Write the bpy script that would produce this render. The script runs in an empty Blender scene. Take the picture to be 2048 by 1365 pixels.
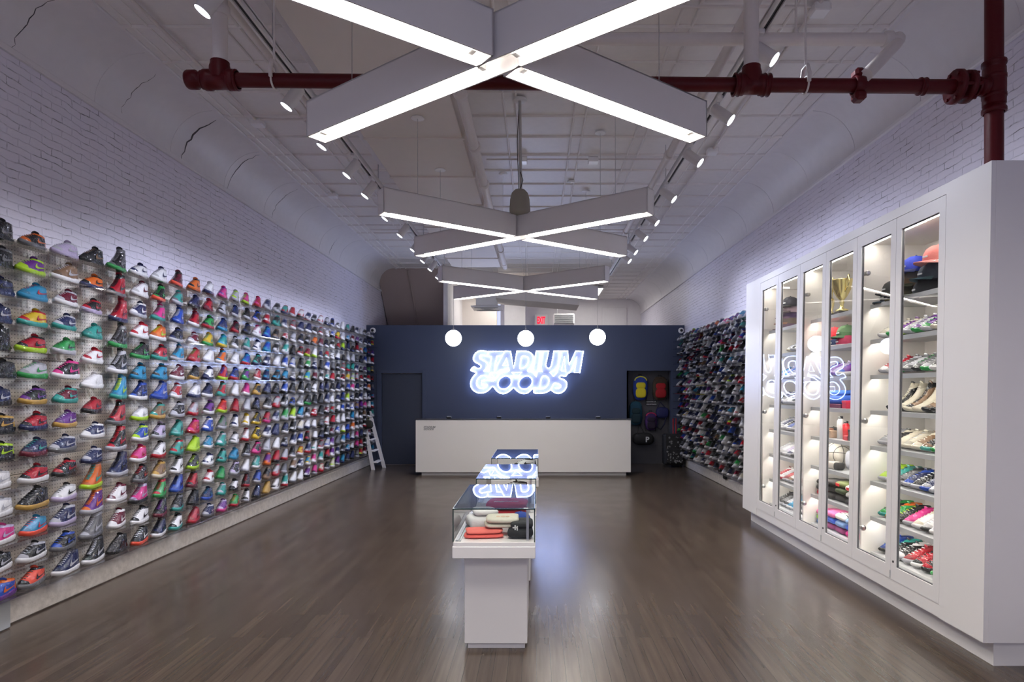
import bpy, math, random
from math import sin, cos, pi, radians, sqrt
from mathutils import Vector, Matrix
random.seed(7)
sc = bpy.context.scene
COL = sc.collection
# ---------------------------------------------------------------- camera, world, exposure
F = 1230.0
cam_d = bpy.data.cameras.new('camera'); cam = bpy.data.objects.new('camera', cam_d); COL.objects.link(cam)
cam.location = (0, 0, 1.6); cam.rotation_euler = (radians(90), 0, 0)
cam_d.sensor_width = 36.0; cam_d.lens = 36.0*F/2048
cam_d.shift_x = -49/2048; cam_d.shift_y = 100.5/2048
cam_d.clip_start = 0.05; cam_d.clip_end = 60
sc.camera = cam
w = bpy.data.worlds.new('world'); sc.world = w; w.use_nodes = True
w.node_tree.nodes['Background'].inputs[0].default_value = (0.66, 0.71, 1.0, 1)
w.node_tree.nodes['Background'].inputs[1].default_value = 1.1
sc.view_settings.view_transform = 'Standard'; sc.view_settings.look = 'None'
sc.view_settings.gamma = 1; sc.view_settings.use_curve_mapping = False
sc.view_settings.exposure = 0.0
sc.cycles.max_bounces = 8; sc.cycles.diffuse_bounces = 6; sc.cycles.glossy_bounces = 4
sc.cycles.transparent_max_bounces = 24; sc.cycles.transmission_bounces = 4
sc.cycles.caustics_reflective = False; sc.cycles.caustics_refractive = False
sc.cycles.sample_clamp_indirect = 6.0; sc.cycles.use_denoising = True
# light levels (all real lamps of the shop)
E_BAR = 50.0       # fluorescent slots of the crossed pendants
E_NEON = 20.0
E_GLOBE = 15.0
P_SPOT_L = 140.0
P_SPOT_R = 75.0
E_LED = 42.0
E_REAR = 18.0
# ---------------------------------------------------------------- materials
def nm(name):
    m = bpy.data.materials.new(name); m.use_nodes = True
    nt = m.node_tree; return m, nt, nt.nodes['Principled BSDF'], nt.nodes, nt.links
def mat(name, col, rough=0.5, metal=0.0, coat=0.0, bump=0.0, bscale=40.0, spec=0.5, var=0.0):
    m, nt, b, N, L = nm(name)
    b.inputs['Base Color'].default_value = (*col, 1); b.inputs['Roughness'].default_value = rough
    b.inputs['Metallic'].default_value = metal; b.inputs['Coat Weight'].default_value = coat
    b.inputs['Coat Roughness'].default_value = 0.06
    b.inputs['Specular IOR Level'].default_value = spec
    tc = N.new('ShaderNodeTexCoord'); nz = N.new('ShaderNodeTexNoise')
    nz.inputs['Scale'].default_value = bscale; nz.inputs['Detail'].default_value = 3
    L.new(tc.outputs['Object'], nz.inputs['Vector'])
    if bump:
        bp = N.new('ShaderNodeBump'); bp.inputs['Strength'].default_value = bump; bp.inputs['Distance'].default_value = 0.01
        L.new(nz.outputs['Fac'], bp.inputs['Height']); L.new(bp.outputs['Normal'], b.inputs['Normal'])
    mx = N.new('ShaderNodeMix'); mx.data_type = 'RGBA'
    v = var or 0.04
    mx.inputs['A'].default_value = (*[c*(1-v) for c in col], 1); mx.inputs['B'].default_value = (*[min(1, c*(1+v)) for c in col], 1)
    L.new(nz.outputs['Fac'], mx.inputs['Factor']); L.new(mx.outputs['Result'], b.inputs['Base Color'])
    return m
def emis(name, col, s):
    m, nt, b, N, L = nm(name)
    b.inputs['Base Color'].default_value = (0.8, 0.8, 0.8, 1)
    b.inputs['Emission Color'].default_value = (*col, 1); b.inputs['Emission Strength'].default_value = s
    return m
def glass(name, tint=(1, 1, 1), ior=1.5, boost=1.0, rough=0.0):
    m, nt, b, N, L = nm(name)
    N.remove(b)
    out = N['Material Output']
    tr = N.new('ShaderNodeBsdfTransparent'); tr.inputs[0].default_value = (*tint, 1)
    gl = N.new('ShaderNodeBsdfGlossy'); gl.inputs['Roughness'].default_value = rough
    fr = N.new('ShaderNodeFresnel'); fr.inputs['IOR'].default_value = ior
    mu = N.new('ShaderNodeMath'); mu.operation = 'MULTIPLY'; mu.use_clamp = True; mu.inputs[1].default_value = boost
    geo = N.new('ShaderNodeNewGeometry')
    # same reflectance from both sides of the thin sheet
    ms = N.new('ShaderNodeMixShader')
    L.new(fr.outputs[0], mu.inputs[0]); L.new(mu.outputs[0], ms.inputs[0])
    inv = N.new('ShaderNodeMath'); inv.operation = 'SUBTRACT'; inv.inputs[0].default_value = 1.0
    L.new(geo.outputs['Backfacing'], inv.inputs[1])
    m2 = N.new('ShaderNodeMath'); m2.operation = 'MULTIPLY'
    L.new(mu.outputs[0], m2.inputs[0]); L.new(inv.outputs[0], m2.inputs[1]); L.new(m2.outputs[0], ms.inputs[0])
    L.new(tr.outputs[0], ms.inputs[1]); L.new(gl.outputs[0], ms.inputs[2]); L.new(ms.outputs[0], out.inputs[0])
    return m
def brick_mat():
    m, nt, b, N, L = nm('painted_brick')
    tc = N.new('ShaderNodeTexCoord'); se = N.new('ShaderNodeSeparateXYZ'); co = N.new('ShaderNodeCombineXYZ')
    L.new(tc.outputs['Object'], se.inputs[0])
    ad = N.new('ShaderNodeMath'); ad.operation = 'ADD'
    L.new(se.outputs[1], ad.inputs[0]); L.new(se.outputs[0], ad.inputs[1])
    L.new(ad.outputs[0], co.inputs[0]); L.new(se.outputs[2], co.inputs[1])
    wn = N.new('ShaderNodeTexNoise'); wn.inputs['Scale'].default_value = 7; wn.inputs['Detail'].default_value = 2
    L.new(co.outputs[0], wn.inputs['Vector'])
    vs = N.new('ShaderNodeVectorMath'); vs.operation = 'SUBTRACT'; vs.inputs[1].default_value = (0.5, 0.5, 0.5)
    L.new(wn.outputs['Color'], vs.inputs[0])
    sc_ = N.new('ShaderNodeVectorMath'); sc_.operation = 'SCALE'; sc_.inputs['Scale'].default_value = 0.042
    L.new(vs.outputs[0], sc_.inputs[0])
    va = N.new('ShaderNodeVectorMath'); L.new(co.outputs[0], va.inputs[0]); L.new(sc_.outputs[0], va.inputs[1])
    br = N.new('ShaderNodeTexBrick')
    br.inputs['Scale'].default_value = 1; br.inputs['Brick Width'].default_value = 0.198; br.inputs['Row Height'].default_value = 0.0575
    br.inputs['Mortar Size'].default_value = 0.0042; br.inputs['Mortar Smooth'].default_value = 0.6
    br.inputs['Color1'].default_value = (1, 1, 1, 1); br.inputs['Color2'].default_value = (0.8, 0.8, 0.8, 1); br.inputs['Mortar'].default_value = (0, 0, 0, 1)
    L.new(va.outputs[0], br.inputs['Vector'])
    # open joints: paint missing only here and there
    n2 = N.new('ShaderNodeTexNoise'); n2.inputs['Scale'].default_value = 5.5; n2.inputs['Detail'].default_value = 5; n2.inputs['Roughness'].default_value = 0.75
    L.new(co.outputs[0], n2.inputs['Vector'])
    r2 = N.new('ShaderNodeMapRange'); r2.inputs['From Min'].default_value = 0.49; r2.inputs['From Max'].default_value = 0.66
    L.new(n2.outputs['Fac'], r2.inputs['Value'])
    mu = N.new('ShaderNodeMath'); mu.operation = 'MULTIPLY'; L.new(br.outputs['Fac'], mu.inputs[0]); L.new(r2.outputs['Result'], mu.inputs[1])
    mx = N.new('ShaderNodeMix'); mx.data_type = 'RGBA'
    mx.inputs['A'].default_value = (0.80, 0.77, 0.87, 1); mx.inputs['B'].default_value = (0.055, 0.045, 0.055, 1)
    mq = N.new('ShaderNodeMath'); mq.operation = 'MULTIPLY'; mq.inputs[1].default_value = 0.85; L.new(mu.outputs[0], mq.inputs[0])
    L.new(mq.outputs[0], mx.inputs['Factor']); L.new(mx.outputs['Result'], b.inputs['Base Color'])
    b.inputs['Roughness'].default_value = 0.42
    n3 = N.new('ShaderNodeTexNoise'); n3.inputs['Scale'].default_value = 26; n3.inputs['Detail'].default_value = 4
    L.new(co.outputs[0], n3.inputs['Vector'])
    h = N.new('ShaderNodeMath'); h.operation = 'MULTIPLY_ADD'; h.inputs[1].default_value = -1.3
    L.new(br.outputs['Fac'], h.inputs[0]); L.new(n3.outputs['Fac'], h.inputs[2])
    bp = N.new('ShaderNodeBump'); bp.inputs['Strength'].default_value = 0.75; bp.inputs['Distance'].default_value = 0.006
    L.new(h.outputs[0], bp.inputs['Height']); L.new(bp.outputs['Normal'], b.inputs['Normal'])
    return m
def floor_mat():
    m, nt, b, N, L = nm('dark_oak_boards')
    tc = N.new('ShaderNodeTexCoord'); se = N.new('ShaderNodeSeparateXYZ'); co = N.new('ShaderNodeCombineXYZ')
    L.new(tc.outputs['Object'], se.inputs[0]); L.new(se.outputs[1], co.inputs[0]); L.new(se.outputs[0], co.inputs[1])
    br = N.new('ShaderNodeTexBrick'); br.offset = 0.37; br.offset_frequency = 2
    br.inputs['Scale'].default_value = 1; br.inputs['Brick Width'].default_value = 1.1; br.inputs['Row Height'].default_value = 0.083
    br.inputs['Mortar Size'].default_value = 0.0011; br.inputs['Mortar Smooth'].default_value = 0.2
    br.inputs['Color1'].default_value = (0, 0, 0, 1); br.inputs['Color2'].default_value = (1, 1, 1, 1); br.inputs['Mortar'].default_value = (0.3, 0.3, 0.3, 1)
    L.new(co.outputs[0], br.inputs['Vector'])
    st = N.new('ShaderNodeVectorMath'); st.operation = 'MULTIPLY'; st.inputs[1].default_value = (1.6, 30, 1); L.new(co.outputs[0], st.inputs[0])
    g = N.new('ShaderNodeTexNoise'); g.inputs['Scale'].default_value = 1; g.inputs['Detail'].default_value = 4; L.new(st.outputs[0], g.inputs['Vector'])
    ma = N.new('ShaderNodeMath'); ma.operation = 'MULTIPLY_ADD'; ma.inputs[1].default_value = 0.28
    L.new(br.outputs['Color'], ma.inputs[0]); L.new(g.outputs['Fac'], ma.inputs[2])
    cr = N.new('ShaderNodeValToRGB'); cr.color_ramp.elements[0].position = 0.30; cr.color_ramp.elements[0].color = (0.052, 0.038, 0.028, 1)
    cr.color_ramp.elements[1].position = 1.1; cr.color_ramp.elements[1].color = (0.112, 0.085, 0.065, 1)
    L.new(ma.outputs[0], cr.inputs[0])
    mx = N.new('ShaderNodeMix'); mx.data_type = 'RGBA'; mx.inputs['B'].default_value = (0.02, 0.014, 0.01, 1)
    L.new(br.outputs['Fac'], mx.inputs['Factor']); L.new(cr.outputs[0], mx.inputs['A']); L.new(mx.outputs['Result'], b.inputs['Base Color'])
    n4 = N.new('ShaderNodeTexNoise'); n4.inputs['Scale'].default_value = 2.5; n4.inputs['Detail'].default_value = 5
    L.new(co.outputs[0], n4.inputs['Vector'])
    mr = N.new('ShaderNodeMapRange'); mr.inputs['To Min'].default_value = 0.19; mr.inputs['To Max'].default_value = 0.30
    L.new(n4.outputs['Fac'], mr.inputs['Value']); L.new(mr.outputs['Result'], b.inputs['Roughness'])
    bp = N.new('ShaderNodeBump'); bp.inputs['Strength'].default_value = 0.12; bp.inputs['Distance'].default_value = 0.004
    L.new(ma.outputs[0], bp.inputs['Height']); L.new(bp.outputs['Normal'], b.inputs['Normal'])
    return m
def peg_mat():
    m, nt, b, N, L = nm('cream_pegboard')
    tc = N.new('ShaderNodeTexCoord'); se = N.new('ShaderNodeSeparateXYZ'); L.new(tc.outputs['Object'], se.inputs[0])
    outs = []
    for k in (1, 2):
        a = N.new('ShaderNodeMath'); a.operation = 'DIVIDE'; a.inputs[1].default_value = 0.0254; L.new(se.outputs[k], a.inputs[0])
        f = N.new('ShaderNodeMath'); f.operation = 'FRACT'; L.new(a.outputs[0], f.inputs[0])
        s = N.new('ShaderNodeMath'); s.operation = 'SUBTRACT'; s.inputs[1].default_value = 0.5; L.new(f.outputs[0], s.inputs[0])
        p = N.new('ShaderNodeMath'); p.operation = 'POWER'; p.inputs[1].default_value = 2; L.new(s.outputs[0], p.inputs[0]); outs.append(p)
    ad = N.new('ShaderNodeMath'); L.new(outs[0].outputs[0], ad.inputs[0]); L.new(outs[1].outputs[0], ad.inputs[1])
    lt = N.new('ShaderNodeMath'); lt.operation = 'LESS_THAN'; lt.inputs[1].default_value = 0.022; L.new(ad.outputs[0], lt.inputs[0])
    mx = N.new('ShaderNodeMix'); mx.data_type = 'RGBA'; mx.inputs['A'].default_value = (0.88, 0.82, 0.74, 1); mx.inputs['B'].default_value = (0.10, 0.09, 0.08, 1)
    L.new(lt.outputs[0], mx.inputs['Factor']); L.new(mx.outputs['Result'], b.inputs['Base Color']); b.inputs['Roughness'].default_value = 0.4
    return m
def shoe_mat(name, source):
    """film wrapped shoe: colour from object ('obj') with an accent, or from a colour attribute ('attr')"""
    m, nt, b, N, L = nm(name)
    tc = N.new('ShaderNodeTexCoord')
    if source == 'obj':
        a = N.new('ShaderNodeAttribute'); a.attribute_type = 'OBJECT'; a.attribute_name = 'paint'
        c = N.new('ShaderNodeAttribute'); c.attribute_type = 'OBJECT'; c.attribute_name = 'accent'
        z = N.new('ShaderNodeAttribute'); z.attribute_type = 'GEOMETRY'; z.attribute_name = 'zone'
        mx = N.new('ShaderNodeMix'); mx.data_type = 'RGBA'
        gt = N.new('ShaderNodeMath'); gt.operation = 'GREATER_THAN'; gt.inputs[1].default_value = 0.5; L.new(z.outputs['Fac'], gt.inputs[0])
        L.new(gt.outputs[0], mx.inputs['Factor']); L.new(a.outputs['Color'], mx.inputs['A']); L.new(c.outputs['Color'], mx.inputs['B'])
        L.new(mx.outputs['Result'], b.inputs['Base Color'])
    else:
        a = N.new('ShaderNodeAttribute'); a.attribute_type = 'GEOMETRY'; a.attribute_name = 'tint'
        L.new(a.outputs['Color'], b.inputs['Base Color'])
    b.inputs['Roughness'].default_value = 0.5; b.inputs['Specular IOR Level'].default_value = 0.1
    b.inputs['Coat Weight'].default_value = 0.85; b.inputs['Coat Roughness'].default_value = 0.02; b.inputs['Coat IOR'].default_value = 1.45
    wz = N.new('ShaderNodeTexNoise'); wz.inputs['Scale'].default_value = 18; L.new(tc.outputs['Object'], wz.inputs['Vector'])
    wm = N.new('ShaderNodeMix'); wm.data_type = 'RGBA'; wm.blend_type = 'ADD'; wm.inputs['Factor'].default_value = 0.10
    L.new(tc.outputs['Object'], wm.inputs['A']); L.new(wz.outputs['Color'], wm.inputs['B'])
    vo = N.new('ShaderNodeTexVoronoi'); vo.inputs['Scale'].default_value = 42; L.new(wm.outputs['Result'], vo.inputs['Vector'])
    bp = N.new('ShaderNodeBump'); bp.inputs['Strength'].default_value = 0.45; bp.inputs['Distance'].default_value = 0.012
    L.new(vo.outputs['Distance'], bp.inputs['Height']); L.new(bp.outputs['Normal'], b.inputs['Coat Normal'])
    return m
M = {}
M['brick'] = brick_mat(); M['floor'] = floor_mat(); M['peg'] = peg_mat()
M['shoe'] = shoe_mat('wrapped_shoe', 'obj'); M['shoe_far'] = shoe_mat('wrapped_shoe_far', 'attr')
M['plaster'] = mat('white_plaster', (0.78, 0.755, 0.77), 0.5, bump=0.25, bscale=9, var=0.05)
M['ceil'] = mat('painted_tin', (0.80, 0.765, 0.745), 0.45, bump=0.15, bscale=14, var=0.05)
M['duct'] = mat('beige_duct', (0.76, 0.70, 0.65), 0.5, bump=0.08, bscale=5)
M['pipe'] = mat('white_painted_pipe', (0.76, 0.71, 0.68), 0.45, bump=0.1, bscale=30)
M['red'] = mat('dark_red_enamel', (0.085, 0.001, 0.004), 0.45, coat=0.0, spec=0.3, bump=0.15, bscale=30)
M['base'] = mat('worn_plaster', (0.60, 0.56, 0.52), 0.6, bump=0.5, bscale=22, var=0.3)
M['shadowboard'] = mat('grey_board', (0.20, 0.17, 0.16), 0.6, bump=0.3, bscale=20, var=0.25)
M['navy'] = mat('navy_paint', (0.050, 0.066, 0.118), 0.5, bump=0.03, bscale=60)
M['navydark'] = mat('navy_door_paint', (0.040, 0.050, 0.080), 0.5)
M['white'] = mat('white_lacquer', (0.86, 0.85, 0.85), 0.3, bump=0.01, bscale=4, var=0.01)
M['white2'] = mat('white_interior', (0.80, 0.77, 0.73), 0.35, var=0.01)
M['shelfg'] = mat('grey_white_shelf', (0.55, 0.56, 0.57), 0.35, var=0.01)
M['counter'] = mat('white_counter_laminate', (0.86, 0.85, 0.84), 0.35, var=0.01)
M['fix'] = mat('white_fixture', (0.76, 0.74, 0.74), 0.45, var=0.01)
M['metal'] = mat('brushed_steel', (0.6, 0.6, 0.6), 0.3, metal=1)
M['gold'] = mat('gold_metal', (0.80, 0.68, 0.30), 0.22, metal=1)
M['black'] = mat('black_plastic', (0.012, 0.012, 0.013), 0.35)
M['darkedge'] = mat('glass_edge', (0.012, 0.035, 0.035), 0.2)
M['seam'] = mat('dark_gap', (0.09, 0.09, 0.1), 0.7)
M['greybox'] = mat('grey_box', (0.32, 0.33, 0.34), 0.5)
M['speaker'] = mat('olive_speaker', (0.33, 0.31, 0.25), 0.6, bump=0.3, bscale=300)
M['glass'] = glass('clear_glass', (0.99, 0.995, 0.99), 1.5, 1.0)
M['topglass'] = glass('case_top_glass', (0.92, 0.96, 0.96), 1.6, 1.9)
M['darktop'] = mat('dark_counter_glass', (0.03, 0.035, 0.05), 0.06, coat=1)
M['acrylic'] = glass('clear_acrylic', (0.985, 0.988, 0.99), 1.49, 1.3, 0.05)
M['tube'] = emis('fluorescent_light', (1.0, 0.93, 0.84), E_BAR)
M['neon'] = emis('neon_light', (0.44, 0.56, 1.0), E_NEON)
M['globe'] = emis('opal_globe_light', (0.86, 0.90, 1.0), E_GLOBE)
M['led'] = emis('led_strip', (1.0, 0.94, 0.86), E_LED)
M['lens'] = emis('spot_lens', (0.8, 0.88, 1.0), 9)
M['exitred'] = emis('exit_letters', (1.0, 0.0, 0.03), 1.6); M['exitred'].node_tree.nodes['Principled BSDF'].inputs['Base Color'].default_value = (.5, .01, .02, 1)
M['rearlamp'] = emis('rear_ceiling_light', (1.0, 0.97, 0.93), E_REAR)
def cm(c, rough=0.7, **k):
    key = 'c%.3f_%.3f_%.3f_%.2f' % (*c, rough)
    if key not in M:
        M[key] = mat('fabric_' + key, c, rough, bump=0.25, bscale=60, var=0.08, **k)
    return M[key]
# ---------------------------------------------------------------- mesh builder
class MB:
    def __init__(s): s.v = []; s.f = []; s.sm = []; s.shear = None
    def add(s, vs, fs, smooth=False):
        o = len(s.v); s.v += [tuple(p) for p in vs]; s.f += [tuple(i+o for i in f) for f in fs]; s.sm += [smooth]*len(fs)
        return s
    def box(s, x0, x1, y0, y1, z0, z1):
        vs = [(x, y, z) for x in (x0, x1) for y in (y0, y1) for z in (z0, z1)]
        return s.add(vs, [(0, 1, 3, 2), (4, 6, 7, 5), (0, 4, 5, 1), (2, 3, 7, 6), (0, 2, 6, 4), (1, 5, 7, 3)])
    def bbox(s, x0, x1, y0, y1, z0, z1, b=0.004):
        """box with chamfered edges"""
        cx, cy, cz = (x0+x1)/2, (y0+y1)/2, (z0+z1)/2; hx, hy, hz = (x1-x0)/2, (y1-y0)/2, (z1-z0)/2
        b = min(b, hx*.9, hy*.9, hz*.9)
        vs = []; idx = {}
        for sx in (-1, 1):
            for sy in (-1, 1):
                for sz in (-1, 1):
                    for a in range(3):
                        p = [hx-b, hy-b, hz-b]; p[a] += b
                        idx[(sx, sy, sz, a)] = len(vs); vs.append((cx+sx*p[0], cy+sy*p[1], cz+sz*p[2]))
        fs = []
        for a in range(3):
            u, v_ = [k for k in range(3) if k != a]
            for sa in (-1, 1):
                q = []
                for su, sv in ((-1, -1), (1, -1), (1, 1), (-1, 1)):
                    k = [0, 0, 0]; k[a] = sa; k[u] = su; k[v_] = sv; q.append(idx[(*k, a)])
                fs.append(tuple(q) if (sa > 0) == (a != 1) else tuple(reversed(q)))
        for a in range(3):
            u, v_ = [k for k in range(3) if k != a]
            for su in (-1, 1):
                for sv in (-1, 1):
                    k0 = [0]*3; k0[u] = su; k0[v_] = sv; k1 = list(k0); k0[a] = -1; k1[a] = 1
                    fs.append((idx[(*k0, u)], idx[(*k1, u)], idx[(*k1, v_)], idx[(*k0, v_)]))
        for sx in (-1, 1):
            for sy in (-1, 1):
                for sz in (-1, 1): fs.append(tuple(idx[(sx, sy, sz, a)] for a in range(3)))
        return s.add(vs, fs)
    def tube(s, pts, r, n=8, closed=False, caps=True):
        pts = [Vector(p) for p in pts]; m = len(pts); vs = []; up = None
        rs = r if isinstance(r, (list, tuple)) else [r]*m
        for i, p in enumerate(pts):
            a = pts[(i-1) % m] if (closed or i) else pts[i]; b = pts[(i+1) % m] if (closed or i < m-1) else pts[i]
            t = (b-a)
            if t.length < 1e-9: t = Vector((0, 0, 1))
            t.normalize()
            if up is None:
                up = Vector((0, 0, 1)) if abs(t.z) < 0.9 else Vector((1, 0, 0))
            x = t.cross(up)
            if x.length < 1e-6: x = t.orthogonal()
            x.normalize(); y = x.cross(t).normalized(); up = y
            for k in range(n):
                an = 2*pi*k/n; vs.append(p + x*cos(an)*rs[i] + y*sin(an)*rs[i])
        fs = []
        for i in range(m if closed else m-1):
            j = (i+1) % m
            for k in range(n): fs.append((i*n+k, i*n+(k+1) % n, j*n+(k+1) % n, j*n+k))
        s.add(vs, fs, True)
        if caps and not closed:
            s.add([vs[k] for k in range(n)], [tuple(range(n))]); s.add([vs[(m-1)*n+k] for k in range(n)], [tuple(reversed(range(n)))])
        return s
    def cyl(s, p0, p1, r, n=16): return s.tube([p0, p1], r, n)
    def lathe(s, c, prof, n=20, axis='z', smooth=True):
        """prof: list of (r, h)"""
        vs = []
        for r, h in prof:
            for k in range(n):
                a = 2*pi*k/n; u, v = r*cos(a), r*sin(a)
                vs.append({'z': (c[0]+u, c[1]+v, c[2]+h), 'x': (c[0]+h, c[1]+u, c[2]+v), 'y': (c[0]+u, c[1]+h, c[2]+v)}[axis])
        fs = []
        for i in range(len(prof)-1):
            for k in range(n): fs.append((i*n+k, i*n+(k+1) % n, (i+1)*n+(k+1) % n, (i+1)*n+k))
        return s.add(vs, fs, smooth)
    def sphere(s, c, r, n=24, m=14, sq=(1, 1, 1)):
        vs = []; fs = []
        for i in range(m+1):
            t = pi*i/m
            for k in range(n):
                a = 2*pi*k/n; vs.append((c[0]+r*sq[0]*sin(t)*cos(a), c[1]+r*sq[1]*sin(t)*sin(a), c[2]-r*sq[2]*cos(t)))
        for i in range(m):
            for k in range(n): fs.append((i*n+k, i*n+(k+1) % n, (i+1)*n+(k+1) % n, (i+1)*n+k))
        return s.add(vs, fs, True)
    def pillow(s, c, hx, hy, hz, p=0.45, n=20, m=8, rot=0.0, tilt=0.0, lump=0.0, seed=0):
        """superellipsoid: soft folded cloth, bags"""
        rnd = random.Random(seed); ph = [rnd.random()*6 for _ in range(4)]
        vs = []; fs = []
        sp = lambda v, e: (abs(v)**e)*(1 if v >= 0 else -1)
        for i in range(m+1):
            t = -pi/2+pi*i/m
            for k in range(n):
                a = 2*pi*k/n
                x = hx*sp(cos(t), p)*sp(cos(a), p); y = hy*sp(cos(t), p)*sp(sin(a), p); z = hz*sp(sin(t), 0.8)
                q = 1+lump*(sin(3*a+ph[0])+sin(5*a+2*t+ph[1]))*0.5
                x *= q; y *= q; z *= 1+lump*sin(4*a+ph[2])
                z += tilt*x
                X = x*cos(rot)-y*sin(rot); Y = x*sin(rot)+y*cos(rot)
                vs.append((c[0]+X, c[1]+Y, c[2]+z))
        for i in range(m):
            for k in range(n): fs.append((i*n+k, i*n+(k+1) % n, (i+1)*n+(k+1) % n, (i+1)*n+k))
        return s.add(vs, fs, True)
    def text(s, txt, size, o, ux, uy, depth=0.0, bold=0.0, shear=0.0, align='LEFT', spacing=1.0):
        """flat letters laid along ux / uy from origin o"""
        cu = bpy.data.curves.new('lettering', 'FONT'); cu.body = txt; cu.size = size; cu.offset = bold; cu.shear = shear
        cu.align_x = align; cu.space_line = spacing; cu.extrude = depth; cu.resolution_u = 4
        ob = bpy.data.objects.new('lettering', cu); COL.objects.link(ob)
        me = bpy.data.meshes.new_from_object(ob.evaluated_get(bpy.context.evaluated_depsgraph_get()))
        ux = Vector(ux); uy = Vector(uy); uz = ux.cross(uy); o = Vector(o)
        s.add([o+ux*v.co.x+uy*v.co.y+uz*v.co.z for v in me.vertices], [tuple(p.vertices) for p in me.polygons])
        bpy.data.objects.remove(ob); bpy.data.curves.remove(cu); bpy.data.meshes.remove(me)
        return s
    def warp(s, fn): s.v = [tuple(fn(*p)) for p in s.v]; return s
    def build(s, name, m, parent=None, origin=None, zone=None, tint=None):
        me = bpy.data.meshes.new(name)
        if parent is not None: o = Vector(parent_world(parent))
        elif origin is not None: o = Vector(origin)
        else:
            xs, ys, zs = zip(*s.v); o = Vector(((min(xs)+max(xs))/2, (min(ys)+max(ys))/2, min(zs)))
        me.from_pydata([tuple(Vector(p)-o) for p in s.v], [], s.f)
        me.polygons.foreach_set('use_smooth', s.sm)
        me.materials.append(m)
        if zone is not None:
            at = me.attributes.new('zone', 'FLOAT', 'POINT'); at.data.foreach_set('value', zone)
        if tint is not None:
            at = me.attributes.new('tint', 'FLOAT_COLOR', 'POINT'); at.data.foreach_set('color', [q for c in tint for q in (*c, 1)])
        me.update()
        ob = bpy.data.objects.new(name, me); COL.objects.link(ob)
        if parent is not None: ob.parent = parent
        else: ob.location = o
        WORLD[ob.name] = o
        return ob
WORLD = {}
def parent_world(p): return WORLD[p.name]
def thing(name, label, cat, loc, group=None):
    o = bpy.data.objects.new(name, None); o.empty_display_size = 0.1; COL.objects.link(o); o.location = loc; WORLD[o.name] = Vector(loc)
    o['label'] = label; o['category'] = cat
    if group: o['group'] = group
    return o
def tag(o, label, cat, group=None, kind=None):
    o['label'] = label; o['category'] = cat
    if group: o['group'] = group
    if kind: o['kind'] = kind
    return o
def struct(o, label=None):
    o['kind'] = 'structure'
    if label: o['label'] = label
    return o
ORD = ['first', 'second', 'third', 'fourth', 'fifth', 'sixth', 'seventh', 'eighth', 'ninth', 'tenth', 'eleventh', 'twelfth', 'thirteenth', 'fourteenth',
       'fifteenth', 'sixteenth', 'seventeenth', 'eighteenth', 'nineteenth', 'twentieth', 'twenty-first', 'twenty-second', 'twenty-third', 'twenty-fourth']
# ---------------------------------------------------------------- room shell
XL, XR, YB, YE, YF, ZC = -3.68, 3.20, 13.3, 18.8, -3.2, 4.42
struct(MB().box(XL-.2, XR+.2, YF-.2, YE+.2, -.12, 0).build('floor', M['floor'], origin=(0, 0, 0)))
struct(MB().box(XL-.2, XL, YF, YE, 0, 4.06).build('wall_left', M['brick'], origin=(0, 0, 0)))
struct(MB().box(XR, XR+.2, YF, YE, 0, 4.06).build('wall_right', M['brick'], origin=(0, 0, 0)))
struct(MB().box(XL-.2, XR+.2, YF-.2, YF, 0, .35).box(XL-.2, XR+.2, YF-.2, YF, 3.55, ZC+.1).box(XL-.2, -3.3, YF-.2, YF, .35, 3.55).box(2.85, XR+.2, YF-.2, YF, .35, 3.55).build('wall_front', M['plaster']))
wf = MB()
for x0 in (-3.3, -1.28, .78, 2.79): wf.box(x0, x0+.06, YF-.12, YF-.06, .35, 3.55)
wf.box(-3.24, 2.79, YF-.12, YF-.06, .35, .41).box(-3.24, 2.79, YF-.12, YF-.06, 3.49, 3.55)
struct(wf.build('window_1', M['black']))
struct(MB().box(-1.1, XR+.2, YE, YE+.2, 0, ZC+.1).build('wall_back', M['plaster']))
struct(MB().box(XL-.2, -1.1, 17.0, 17.2, 0, ZC+.1).build('wall_stair', M['duct']))
struct(MB().box(-.92, -.32, 17.6, 17.9, 0, ZC).build('pillar', M['plaster']))
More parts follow.
